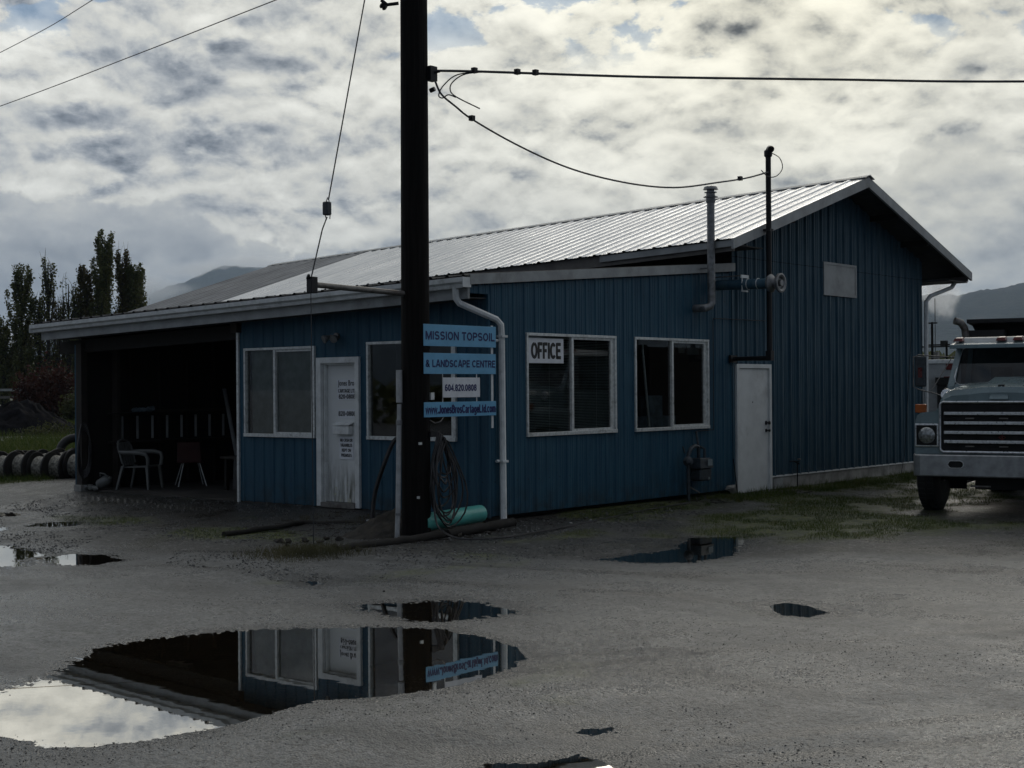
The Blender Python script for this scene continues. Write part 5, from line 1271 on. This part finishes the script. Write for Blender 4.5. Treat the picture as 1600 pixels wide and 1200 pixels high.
for (x, y, wdt) in ((-1.12, .90, .31), (1.12, .90, .31), (-.95, 5.2, .5), (.95, 5.2, .5), (-.95, 6.4, .5), (.95, 6.4, .5)):
    h2 = wdt/2; w = MB().lathe([(.30, -h2), (.44, -h2+.01), (.50, -h2+.04), (.515, -h2+.08), (.515, h2-.08), (.50, h2-.04), (.44, h2-.01), (.30, h2)], (x, y, .515), (1, 0, 0), 36).build('wheel', 'blackrub', T, smooth=True, **Lc)
    MB().lathe([(.05, -h2-.01), (.16, -h2+.02), (.29, -h2+.03), (.30, -h2-.002), (.30, h2+.002), (.29, h2-.03), (.16, h2-.02), (.05, h2+.01)], (x, y, .515), (1, 0, 0), 24).build('rim', 'steel', w, smooth=True, **Lc)
    tr_ = MB()
    for q in range(40):
        a_ = 2*math.pi*q/40; c_, s_ = math.cos(a_), math.sin(a_); c2, s2 = math.cos(a_+.09), math.sin(a_+.09)
        for (xa, xb) in ((-h2+.05, -.02), (.02, h2-.05)):
            tr_.add([(x+xa, y+c_*.514, .515+s_*.514), (x+xb, y+c_*.514, .515+s_*.514), (x+xb, y+c2*.514, .515+s2*.514), (x+xa, y+c2*.514, .515+s2*.514),
                     (x+xa, y+c_*.527, .515+s_*.527), (x+xb, y+c_*.527, .515+s_*.527), (x+xb, y+c2*.527, .515+s2*.527), (x+xa, y+c2*.527, .515+s2*.527)], [(4, 5, 6, 7), (0, 1, 5, 4), (2, 3, 7, 6), (0, 3, 7, 4), (1, 2, 6, 5)])
    tr_.build('tread', 'blackrub', w, **Lc)

# ------------------------------------------------------------------ things seen between the gable and the truck
tl = empty('cargo_trailer', (-4.2, 25.4, -.2), 'pale box trailer with white roof edge behind the dump truck mirror', 'trailer', rz=R_(24))
MB().box(-1.25, 1.6, 0, 5.5, .8, 2.54).build('body', 'trim', tl, local=True, bevel=.02)
MB().box(-1.28, 1.63, -.04, 5.5, 2.50, 2.62).build('roof_edge', 'white', tl, local=True, bevel=.02)
for x, z in ((-.30, 2.32), (-.36, 1.95), (.9, 2.3)): MB().box(x, x+.26, -.03, 0, z, z+.18).build('tail_lamp', 'redlens', tl, local=True, bevel=.01)
MB().box(-.55, -.3, -.25, -.05, .3, 2.0).box(-.6, -.2, -.3, -.02, 1.9, 2.1).build('post', 'dark', tl, local=True)
for x in (-1.0, 1.3): MB().lathe([(.3, -.12), (.45, -.1), (.47, 0), (.45, .1), (.3, .12)], (x, 4.2, .47), (1, 0, 0), 20).build('wheel', 'blackrub', tl, local=True)
MB().box(-1.1, 1.4, .1, 5.4, .62, .8).box(-1.0, -.85, .8, 1.0, 0, .7).box(1.1, 1.25, .8, 1.0, 0, .7).build('frame', 'dark', tl, local=True)
pw = empty('power_pole', (-37.7, 100.5, -.3), 'distant dark power pole with three crossarms between the gable and the truck', 'power pole')
MB().tube([(-37.7, 100.5, -.3), (-37.7, 100.5, 7.0)], .11, 8).build('shaft', 'pole', pw)
for z, w, k_ in ((6.9, .5, .0), (5.05, 1.3, .4), (4.9, 1.9, -.1), (3.4, 1.3, .2), (2.6, 1.6, 0)):
    MB().box(-37.7-w*.6+k_, -37.7+w*.9+k_, 100.4, 100.55, z-.05, z+.07).build('crossarm', 'dark', pw)
MB().box(-36.9, -36.4, 100.3, 100.7, 4.9, 5.4).box(-38.9, -38.4, 100.3, 100.7, 2.1, 2.9).build('transformer', 'dark', pw)
an = empty('radio_mast', (-39.6, 105.5, -.3), 'tall thin radio mast right behind the distant power pole', 'mast')
MB().tube([(-39.6, 105.5, -.3), (-39.6, 105.5, 4.5)], .10, 6).tube([(-39.6, 105.5, 4.5), (-39.6, 105.5, 9.3)], .035, 6).build('shaft', 'cable', an)
MB().box(-39.9, -39.3, 105.3, 105.7, 3.9, 4.6).build('equipment_box', 'steel', an)
p3 = empty('distant_post', (-32.7, 91.7, -.3), 'plain thin post in the distance beside the exhaust stack', 'post')
MB().tube([(-32.7, 91.7, -.3), (-32.7, 91.7, 5.0)], .09, 6).build('shaft', 'pole', p3)
MB().box(-33.4, -32.9, 91.6, 91.8, 2.2, 2.9).build('equipment_box', 'dark', p3)
tag(MB().tube([(-58, 95, 4.2), (-37.7, 98, 3.9), (-25, 96, 4.1), (-10, 94, 4.4)], .045, 5).build('distant_wire', 'cable'), 'level dark wire passing the distant poles behind the truck', 'cable')

# left edge: fence rails and post
fc = empty('rail_fence', (-75, 36, -.2), 'long low rail fence far away at the left edge of the lot', 'fence')
for z in (.55, 1.25, 1.75): MB().hexa([(-92, 21, z), (-71.5, 40, z), (-71.6, 40.1, z), (-92.1, 21.1, z), (-92, 21, z+.16), (-71.5, 40, z+.16), (-71.6, 40.1, z+.16), (-92.1, 21.1, z+.16)]).build('rail', 'trim_brown' if z < 1.5 else 'trim', fc)
for i in range(9):
    x, y = -91.5+i*2.45, 21.5+i*2.27; MB().box(x-.09, x+.09, y-.09, y+.09, -.4, 1.9).build('post', 'wood_dark', fc)
MB().tube([(-76.2, 37.0, -.2), (-76.2, 37.0, 2.9)], .07, 6).build('lamp_post', 'dark', fc)

# ------------------------------------------------------------------ FOLIAGE
def leaf_mat(name, c1, c2, c3=None):
    mt, nt, out = new_mat(name); n = N(nt)
    pos = n.node('ShaderNodeNewGeometry').outputs['Position']
    nz = n.noise(pos, .9, 4, .7); n2 = n.noise(pos, 5, 3, .7)
    c = n.mix(n.ss(nz, .38, .62), c1, c2)
    if c3: c = n.mix(n.ss(n2, .56, .70), c, c3)
    b = n.pbsdf(None, c, .65, 0, spec=.25)
    t = n.node('ShaderNodeBsdfTranslucent'); n.put(t.inputs[0], c)
    mx = n.node('ShaderNodeMixShader'); mx.inputs[0].default_value = .35
    nt.links.new(b.outputs[0], mx.inputs[1]); nt.links.new(t.outputs[0], mx.inputs[2]); nt.links.new(mx.outputs[0], out.inputs[0])
    return mt
M['poplar'] = leaf_mat('poplar_leaves', (.070, .088, .034), (.120, .128, .048), (.18, .15, .06))
M['poplar_y'] = leaf_mat('turning_leaves', (.070, .070, .026), (.085, .070, .022), (.12, .085, .03))
M['redbush'] = leaf_mat('red_leaves', (.035, .012, .010), (.060, .022, .016), (.045, .035, .016))
M['shrub'] = leaf_mat('shrub_leaves', (.030, .040, .014), (.070, .075, .025), (.10, .095, .05))
M['bark'] = plain('bark', (.035, .032, .030), .9, var=.4)
M['grass'] = leaf_mat('grass_blades', (.035, .062, .012), (.080, .105, .022), (.15, .13, .05))
M['grass_dry'] = leaf_mat('dry_grass', (.06, .06, .03), (.11, .10, .05))
def leaves(P, size, seed):
    """a leaf-clump quad at every row of P"""
    r = np.random.default_rng(seed); n_ = len(P)
    a = r.normal(size=(n_, 3)); a /= np.linalg.norm(a, axis=1)[:, None]
    b = r.normal(size=(n_, 3)); b -= a*(a*b).sum(1)[:, None]; b /= np.linalg.norm(b, axis=1)[:, None]
    s = size*r.uniform(.5, 1.35, n_)[:, None]
    V = np.stack([P-a*s*.5, P-b*s*.32+a*s*.08, P+a*s*.5, P+b*s*.32+a*s*.05], 1).reshape(-1, 3)
    F = np.arange(n_*4).reshape(-1, 4); return V, F
def poplar(x, y, h, w, dens, seed, label, mat='poplar', leaf=.21, low=.03, lean=0):
    r = np.random.default_rng(seed); h = h*1.05; w = w*1.1
    t = empty('poplar_tree', (x, y, -.3), label, 'tree', 'poplar trees beyond the lot')
    br = MB(); pts = []
    nb = int(24+w*6)
    br.tube([(0, 0, 0), (lean*.3, 0, h*.35), (lean*.8, 0, h*.7), (lean, 0, h*.97)], [.22, .17, .10, .03], 7)
    for i in range(nb):
        z0 = h*r.uniform(low, .80); az = r.uniform(0, 2*math.pi)
        env = w*.5*(1-(z0/h)**2.2*.75)*r.uniform(.45, 1.0)
        L = min(h*r.uniform(.18, .38), h*r.uniform(.93, 1.0)-z0)
        p0 = np.array([lean*z0/h, 0, z0]); p1 = p0+np.array([math.cos(az)*env*.65, math.sin(az)*env*.65, L*.4]); p2 = p0+np.array([math.cos(az)*env*.95, math.sin(az)*env*.95, L])
        br.tube([tuple(p0), tuple(p1), tuple(p2)], [.07, .04, .012], 4, cap=False)
        m_ = int(dens*L*62*r.uniform(.5, 1.3))
        if m_ > 0:
            tt = r.uniform(.12, 1.08, m_)[:, None]
            q = (1-tt)**2*p0+2*tt*(1-tt)*p1+tt**2*p2+r.normal(size=(m_, 3))*np.array([.20, .20, .26])*(.7+.3*w/3)*(1.25-tt*.75)
            pts.append(q)
        if dens < .9:
            for k in range(5):
                tt = r.uniform(.2, 1); q = (1-tt)**2*p0+2*tt*(1-tt)*p1+tt**2*p2
                e = q+np.array([r.normal()*.22, r.normal()*.22, r.uniform(.5, 1.3)]); br.tube([tuple(q), tuple(e)], [.018, .006], 3, cap=False)
    br.build('trunk', 'bark', t, local=True)
    if pts:
        P = np.concatenate(pts); P = P[P[:, 2] < h*1.02]
        V, F = leaves(P, leaf, seed); np_mesh('crown', V, F, mat, t)
    return t
Z = -.2
tp_ = [
 ((-87.5, 45.6), 11.2, 2.5, 1.6, 'tall narrow poplar with dense dark leaves, leftmost of the row', 'poplar', -.1),
 ((-86.6, 46.5), 9.2, 1.6, .45, 'thin half-bare poplar close beside the leftmost dense one', 'poplar', .1),
 ((-85.9, 46.9), 11.8, 1.7, .32, 'tallest nearly bare poplar between the two dense clumps', 'poplar', .0),
 ((-88.6, 44.7), 7.4, 1.7, 1.2, 'short dark poplar at the outer left flank of the row', 'poplar', 0),
 ((-85.3, 47.4), 8.6, 1.6, .35, 'sparse poplar with yellowing tips in the gap of the row', 'poplar_y', 0),
 ((-84.7, 47.9), 10.1, 1.8, .38, 'sparse bare-topped poplar just left of the big dense clump', 'poplar', 0),
 ((-84.1, 48.4), 9.6, 1.6, .45, 'thin twiggy poplar touching the big dense clump', 'poplar', 0),
 ((-83.6, 48.9), 11.2, 1.9, 1.3, 'yellow-tinged poplar forming the left shoulder of the big clump', 'poplar_y', -.1),
 ((-82.6, 49.7), 13.6, 2.3, 2.1, 'highest and densest poplar, in the middle of the right clump', 'poplar', .1),
 ((-81.6, 50.6), 12.2, 1.7, .8, 'loose thin-leaved poplar on the right shoulder of the highest one', 'poplar_y', .1),
 ((-80.7, 51.4), 11.2, 2.0, 2.0, 'compact dark poplar standing last on the right of the row', 'poplar', 0),
]
for i, (xy, h, w, dn, lb, mt_, ln) in enumerate(tp_): poplar(xy[0], xy[1], h, w, dn, 100+i, lb, mt_, lean=ln)
def bush(x, y, rx, ry, h, n_, size, mat, label, seed, name='bush'):
    r = np.random.default_rng(seed); t = empty(name, (x, y, -.3), label, 'bush')
    br = MB(); pts = []
    for i in range(26):
        az = r.uniform(0, 6.283); R0 = r.uniform(.2, 1)**.5; top = h*(1-.5*R0**2)*r.uniform(.6, 1.02)
        e = np.array([math.cos(az)*rx*R0, math.sin(az)*ry*R0, top]); br.tube([(0, 0, 0), tuple(e*np.array([.6, .6, .5])), tuple(e)], [.05, .03, .01], 4, cap=False)
        m_ = n_//26; c = e*r.uniform(.3, 1.0, m_)[:, None]**.7
        pts.append(c+r.normal(size=(m_, 3))*np.array([rx*.16, ry*.16, h*.09]))
    br.build('stem', 'bark', t, local=True)
    P = np.concatenate(pts); P = P[P[:, 2] > .02]; V, F = leaves(P, size, seed); np_mesh('foliage', V, F, mat, t); return t
bush(-66.8, 34.6, 2.1, 1.6, 4.4, 5200, .24, 'redbush', 'large reddish brown bush behind the black soil pile', 301)
bush(-65.2, 36.2, 1.7, 1.4, 3.6, 3400, .22, 'redbush', 'darker reddish bush between the pile and the carport post', 302)
bush(-58.0, 31.6, 1.3, 1.1, 2.9, 2600, .18, 'shrub', 'pale green shrub just left of the carport post', 303)
bush(-84.5, 46.6, 3.6, 1.6, 3.2, 4200, .30, 'poplar', 'dark undergrowth bush at the foot of the poplar row', 304)
bush(-38.6, 17.9, 1.8, 1.3, .9, 2400, .10, 'shrub', 'low weedy green clump at the right foot of the soil pile', 305)
# distant tree belt as one mass
r = np.random.default_rng(77); azs = np.radians(np.linspace(100, 205, 2600)); dist = 300+r.uniform(-20, 40, 2600)
hgt = 5+4*fbm(azs*40, azs*0, 1.0, 4, 5)
Pb = []
for rep in range(6):
    Pb.append(np.stack([CAMPOS[0]+np.cos(azs)*dist+r.normal(size=2600), CAMPOS[1]+np.sin(azs)*dist, r.uniform(.0, 1, 2600)**.8*hgt], 1))
V, F = leaves(np.concatenate(Pb), 2.6, 5); o = np_mesh('tree_belt', V, F, 'poplar'); tag(o, 'far dark belt of trees along the horizon', 'tree belt', kind='stuff')
# unseen tree belt behind the camera, added to darken the pane reflections
azs = np.radians(np.linspace(205, 460, 2400)); dist = 60+r.uniform(-4, 8, 2400); hgt = 1.6+1.6*fbm(azs*30, azs*0, 1.0, 4, 9); Pb = []
for rep in range(7):
    Pb.append(np.stack([CAMPOS[0]+np.cos(azs)*dist, CAMPOS[1]+np.sin(azs)*dist, -.3+r.uniform(.0, 1, 2400)*hgt], 1))
P_ = np.concatenate(Pb); ang_ = np.degrees(np.arctan2(P_[:, 1]-CAMPOS[1], P_[:, 0]-CAMPOS[0])) % 360
P_ = P_[(ang_ > 205) | (ang_ < 88)]
V, F = leaves(P_, 1.1, 6); o = np_mesh('unseen_tree_belt', V, F, 'poplar'); tag(o, 'unseen belt of trees added to darken the reflections in the panes', 'tree belt', kind='stuff')

# grass: short blades where the moss mask is high
def blades(name, n_, xr, yr, hmin, hmax, wd, seed, mat, mask, label):
    r = np.random.default_rng(seed); X = r.uniform(*xr, n_); Y = r.uniform(*yr, n_)
    keep = r.uniform(0, 1, n_) < mask(X, Y); X = X[keep]; Y = Y[keep]; n_ = len(X)
    Zg = ground_h(X, Y, False); H = r.uniform(hmin, hmax, n_)*(.6+.8*fbm(X, Y, 1.7, 3, seed)); az = r.uniform(0, 6.283, n_); ln = r.normal(size=(n_, 2))*H[:, None]*.45
    bx, by = np.cos(az)*wd*.5, np.sin(az)*wd*.5
    V = np.stack([np.stack([X-bx, Y-by, Zg-.01], 1), np.stack([X+bx, Y+by, Zg-.01], 1), np.stack([X+ln[:, 0], Y+ln[:, 1], Zg+H], 1)], 1).reshape(-1, 3)
    F = np.arange(n_*3).reshape(-1, 3); o = np_mesh(name, V, F, mat); tag(o, label, 'grass', kind='stuff'); return o
inside = lambda X, Y: ~(((X < .05) & (X > -9.5) & (Y > -.02) & (Y < 13.7)) | ((X < .05) & (X > -16) & (Y > 6.1) & (Y < 13.7)))
blades('grass', 260000, (.05, 7), (-.2, 14), .012, .050, .006, 21, 'grass', lambda X, Y: np.clip(moss_fn(X, Y)-.25, 0, 1)*(fbm(X, Y, 2.2, 3, 71) > .42)*inside(X, Y), 'short patchy grass growing through gravel before the gable wall')
blades('grass', 60000, (-8.5, 1.0), (-4.2, -.3), .012, .05, .006, 22, 'grass', lambda X, Y: np.clip(moss_fn(X, Y)-.3, 0, 1)*(fbm(X, Y, 2.2, 3, 72) > .48), 'thin grass patches in the gravel before the carport')
blades('grass', 110000, (-26, -12), (-6, 14), .05, .16, .014, 23, 'grass', lambda X, Y: moss_fn(X, Y)*(fbm(X, Y, 1.2, 3, 73) > .36)*inside(X, Y), 'rough grass around the cable reels')
blades('grass', 150000, (-62, -20), (-8, 34), .12, .40, .035, 24, 'grass', lambda X, Y: moss_fn(X, Y)*inside(X, Y)*(np.abs(X+37.8) > 2.0), 'long meadow grass beyond the cable reels')
# twigs and litter at the foot of the walls
tw = MB(); rr = random.Random(12)
for i in range(420):
    if rr.random() < .6: x, y = rr.uniform(.04, .7), rr.uniform(.3, 8)
    else: x, y = rr.uniform(-2.6, .6), rr.uniform(-2.2, -.15)
    z = gz(x, y)+.006; a_ = rr.uniform(0, 3.14); L = rr.uniform(.03, .16)
    tw.tube([(x, y, z), (x+L*.5*math.cos(a_), y+L*.5*math.sin(a_), z+rr.uniform(0, .015)), (x+L*math.cos(a_+.3), y+L*math.sin(a_+.3), z)], rr.uniform(.002, .006), 4, cap=False)
tag(tw.build('litter', 'wood'), 'twigs and dead stalks littering the foot of the walls', 'litter', kind='stuff')
blades('weeds', 9000, (.08, .75), (4.2, 13.4), .03, .12, .008, 25, 'grass', lambda X, Y: (fbm(X, Y, 2.5, 3, 74) > .45)*.9, 'taller weeds along the foot of the gable wall')
cl_ = MB(); rr = random.Random(31)
for i in range(26):
    x, y = rr.uniform(-.9, .6), rr.uniform(-3.2, -.6); cl_.blob((x, y, gz(x, y)+.02), (rr.uniform(.02, .06), rr.uniform(.02, .06), rr.uniform(.015, .04)), i+50, .4)
tag(cl_.build('rubble', 'soil'), 'clods and broken stones around the pole foot', 'rubble', kind='stuff')
tag(MB().hexa([(-1.15, -1.15, -.04), (-.85, -1.30, -.03), (-.80, -1.2, -.02), (-1.1, -1.02, -.03), (-1.15, -1.15, -.03), (-.86, -1.30, -.0), (-.80, -1.2, .0), (-1.1, -1.02, -.01)]).build('paper_scrap', 'conduit'), 'pale scrap of paper lying on the soil left of the pole', 'scrap')
blades('weeds', 7200, (-.35, 1.0), (-4.3, -2.8), .03, .13, .007, 26, 'grass_dry', lambda X, Y: np.exp(-(((X-.3)/.42)**2+((Y+3.5)/.5)**2)), 'clump of dry weeds where the guy wire meets the ground')
blades('weeds', 5000, (-3.0, .2), (-1.9, -.1), .02, .09, .007, 27, 'grass_dry', lambda X, Y: (fbm(X, Y, 2.5, 3, 75) > .55)*.8, 'dry weeds and litter between the pole and the front wall')

# loose stones
def stones(name, n_, region, smin, smax, seed, mat, mask, label):
    r = np.random.default_rng(seed); t = (1+5**.5)/2
    V0 = np.array([(-1, t, 0), (1, t, 0), (-1, -t, 0), (1, -t, 0), (0, -1, t), (0, 1, t), (0, -1, -t), (0, 1, -t), (t, 0, -1), (t, 0, 1), (-t, 0, -1), (-t, 0, 1)])/1.9
    F0 = np.array([(0, 11, 5), (0, 5, 1), (0, 1, 7), (0, 7, 10), (0, 10, 11), (1, 5, 9), (5, 11, 4), (11, 10, 2), (10, 7, 6), (7, 1, 8), (3, 9, 4), (3, 4, 2), (3, 2, 6), (3, 6, 8), (3, 8, 9), (4, 9, 5), (2, 4, 11), (6, 2, 10), (8, 6, 7), (9, 8, 1)])
    X, Y = region(r, n_); keep = r.uniform(0, 1, n_) < mask(X, Y); X, Y = X[keep], Y[keep]; n_ = len(X)
    s = smin*(smax/smin)**(r.uniform(0, 1, n_)**2.2); Zg = ground_h(X, Y)
    sc = s[:, None]*r.uniform(.6, 1.1, (n_, 3))*np.array([1, 1, .75]); az = r.uniform(0, 6.28, n_); c, s_ = np.cos(az), np.sin(az)
    V = V0[None]*(1+r.uniform(-.28, .28, (n_, 12, 1)))*sc[:, None, :]*.5
    Vx = V[:, :, 0]*c[:, None]-V[:, :, 1]*s_[:, None]+X[:, None]; Vy = V[:, :, 0]*s_[:, None]+V[:, :, 1]*c[:, None]+Y[:, None]
    Vz = V[:, :, 2]+(Zg+s*.12)[:, None]
    F = (F0[None]+(np.arange(n_)*12)[:, None, None]).reshape(-1, 3)
    o = np_mesh(name, np.stack([Vx, Vy, Vz], -1).reshape(-1, 3), F, mat); tag(o, label, 'gravel', kind='stuff'); return o
def stone_mat():
    mt, nt, out = new_mat('loose_stone'); n = N(nt)
    g = n.node('ShaderNodeNewGeometry'); rp = g.outputs['Random Per Island']
    c = n.mix(rp, (.020, .020, .020), (.12, .122, .12)); c = n.mix(n.ss(rp, .94, .98), c, (.24, .24, .23))
    n.pbsdf(out, c, .45); return mt
M['stone'] = stone_mat()
def wedge(d0, d1, half):
    def f(r, n_):
        d_ = 1/r.uniform(1/d1, 1/d0, n_); a_ = r.uniform(-half, half, n_)+math.atan2(vF.y, vF.x)
        return CAMPOS[0]+np.cos(a_)*d_, CAMPOS[1]+np.sin(a_)*d_
    return f
stones('gravel', 90000, wedge(5, 15, .48), .004, .014, 41, 'stone', lambda X, Y: sstep(fbm(X, Y, .9, 3, 81), .40, .66)*.8, 'fine loose stones scattered over the wet yard in the foreground')
def rect(x0, x1, y0, y1): return lambda r, n_: (r.uniform(x0, x1, n_), r.uniform(y0, y1, n_))
stones('gravel', 52000, rect(-9, 6, -5.0, 1.6), .010, .034, 42, 'stone', lambda X, Y: inside(X, Y)*sstep(X, 3.2, 1.6)*(fbm(X, Y, .8, 3, 82) > .38)*sstep(fbm(X, Y, 4, 3, 83), .3, .6)*.9, 'coarser gravel belt along the foot of the building')
stones('gravel', 700, rect(.05, 1.3, -1.6, 3.5), .02, .055, 43, 'stone', lambda X, Y: inside(X, Y)*.9, 'pale pebbles washed up around the downspout')

# ------------------------------------------------------------------ HILLS
def build_hills():
    az = np.radians(np.arange(0, 360, .22)); na = len(az)
    deg = np.degrees(az)
    el = np.full(na, .052)+.012*(fbm(deg*.05, deg*0, 1, 4, 3)-.5)
    def prof(k, e): return np.interp(deg, k, e)
    # bearings (math angle) seen in the photograph
    ks = [80, 108, 110.2, 111.4, 112.4, 113.9, 118, 125, 134, 138, 139.9, 141.2, 142.0, 143.2, 144.3, 145.6, 148, 149.9, 153, 175]
    es = [.055, .066, .0655, .0635, .0620, .0600, .060, .062, .070, .080, .0835, .0845, .0825, .073, .064, .054, .042, .034, .032, .045]
    m_ = (deg >= 80) & (deg <= 175); el[m_] = prof(ks, es)[m_]
    Rp = np.where(deg > 128, 8200., 5200.); Rp = np.convolve(np.r_[Rp[-40:], Rp, Rp[:40]], np.ones(81)/81, 'valid')
    t = np.linspace(0, 1, 70); V = []
    for i, tt in enumerate(t):
        R0 = Rp*(.62+.52*tt); hshape = np.sin(np.clip(tt/.73, 0, 1)*math.pi/2)**1.3 if tt < .73 else np.cos((tt-.73)/.27*math.pi/2)**.8
        rid = 1+.16*(fbm(deg*.8+tt*3, np.full(na, tt*7.0), 1.0, 5, 13)-.5)*(1-abs(tt-.73)) + .035*(fbm(deg*6, np.full(na, tt*30.0), 1.0, 3, 15)-.5)
        z = el*Rp*hshape*rid-6
        V.append(np.stack([CAMPOS[0]+np.cos(az)*R0, CAMPOS[1]+np.sin(az)*R0, z], 1))
    V = np.concatenate(V); nr = len(t)
    i = np.arange(nr-1)[:, None]*na; j = np.arange(na)[None]; jn = (j+1) % na
    F = np.stack([i+j, i+jn, i+na+jn, i+na+j], -1).reshape(-1, 4)
    mt, nt, out = new_mat('forested_hills'); n = N(nt)
    pos = n.node('ShaderNodeNewGeometry').outputs['Position']
    a_ = n.noise(pos, .004, 5, .65); b_ = n.noise(pos, .03, 5, .75)
    c = n.mix(n.ss(a_, .4, .62), (.018, .030, .022), (.042, .050, .035)); c = n.mix(n.ss(b_, .35, .7), c, (.012, .020, .016))
    c = n.mix(n.ss(n.noise(pos, .009, 4, .6), .60, .68, 0, .5), c, (.10, .085, .075))
    n.pbsdf(out, c, .95, 0, n.bump(b_, 1.0, 30), spec=.1)
    o = np_mesh('hills', V, F, mt, smooth=True); tag(o, kind='structure')
build_hills()

# ------------------------------------------------------------------ low cloud clinging to the hills and a smoke plume
def mist(az, el, dist, rx, rz, dens, label, name='mist', sc=.006, ry=None):
    a_ = math.radians(az); c_ = Vector((CAMPOS[0]+math.cos(a_)*dist, CAMPOS[1]+math.sin(a_)*dist, el*dist))
    mt, nt, out = new_mat('mist_vapour'); n = N(nt); g = n.node('ShaderNodeTexCoord').outputs['Object']
    nz = n.noise(g, sc, 5, .62); r_ = n.vmath('LENGTH', n.vmath('MULTIPLY', g, (1/rx, 1/(ry or rx), 1/rz)))
    den_ = n.math('MULTIPLY', n.ss(n.math('SUBTRACT', nz, n.math('MULTIPLY', n.math('POWER', r_, 1.3), .50)), .08, .50), dens)
    pv = nt.nodes.new('ShaderNodeVolumePrincipled'); pv.inputs['Color'].default_value = (.95, .97, 1, 1); n.put(pv.inputs['Density'], den_); pv.inputs['Anisotropy'].default_value = .75
    nt.links.new(pv.outputs[0], out.inputs['Volume'])
    o = MB().lathe([(max(.02, math.sin(t_))*1.0, -math.cos(t_)) for t_ in np.linspace(0, math.pi, 9)], (0, 0, 0), (0, 0, 1), 16)
    o.v = [(v[0]*rx, v[1]*(ry or rx), v[2]*rz) for v in o.v]
    ob = o.build(name, mt); ob.location = c_; ob.rotation_euler = (0, 0, a_+math.pi/2); tag(ob, label, 'mist', kind='stuff')
mist(144.3, .066, 7000, 300, 120, .006, 'pale mist at the foot of the left hill beside the last poplar')
mist(141.9, .083, 7600, 330, 60, .004, 'thin cloud shreds over the summit of the left hill')
mist(140.2, .090, 7700, 300, 45, .005, 'cloud shred on the right shoulder of the left hill')
mist(149.2, .030, 7200, 800, 110, .004, 'low mist along the valley at the far left')
mist(113.25, .064, 3400, 60, 75, .030, 'white vapour plume rising against the right hills', sc=.03)

# ------------------------------------------------------------------ haze: even air around the whole scene
HAZE = 8e-5
if HAZE:
    mt, nt, out = new_mat('haze_air'); pv = nt.nodes.new('ShaderNodeVolumePrincipled')
    pv.inputs['Color'].default_value = (.62, .78, 1.0, 1); pv.inputs['Density'].default_value = HAZE; pv.inputs['Anisotropy'].default_value = .2
    nt.links.new(pv.outputs[0], out.inputs['Volume'])
    tag(MB().box(-11800, 11800, -11800, 11800, -30, 900).build('haze', mt), 'thin even haze filling the valley air', 'haze', kind='stuff')
S.cycles.volume_bounces = 1; S.cycles.max_bounces = 6; S.cycles.transparent_max_bounces = 8
S.cycles.use_denoising = True
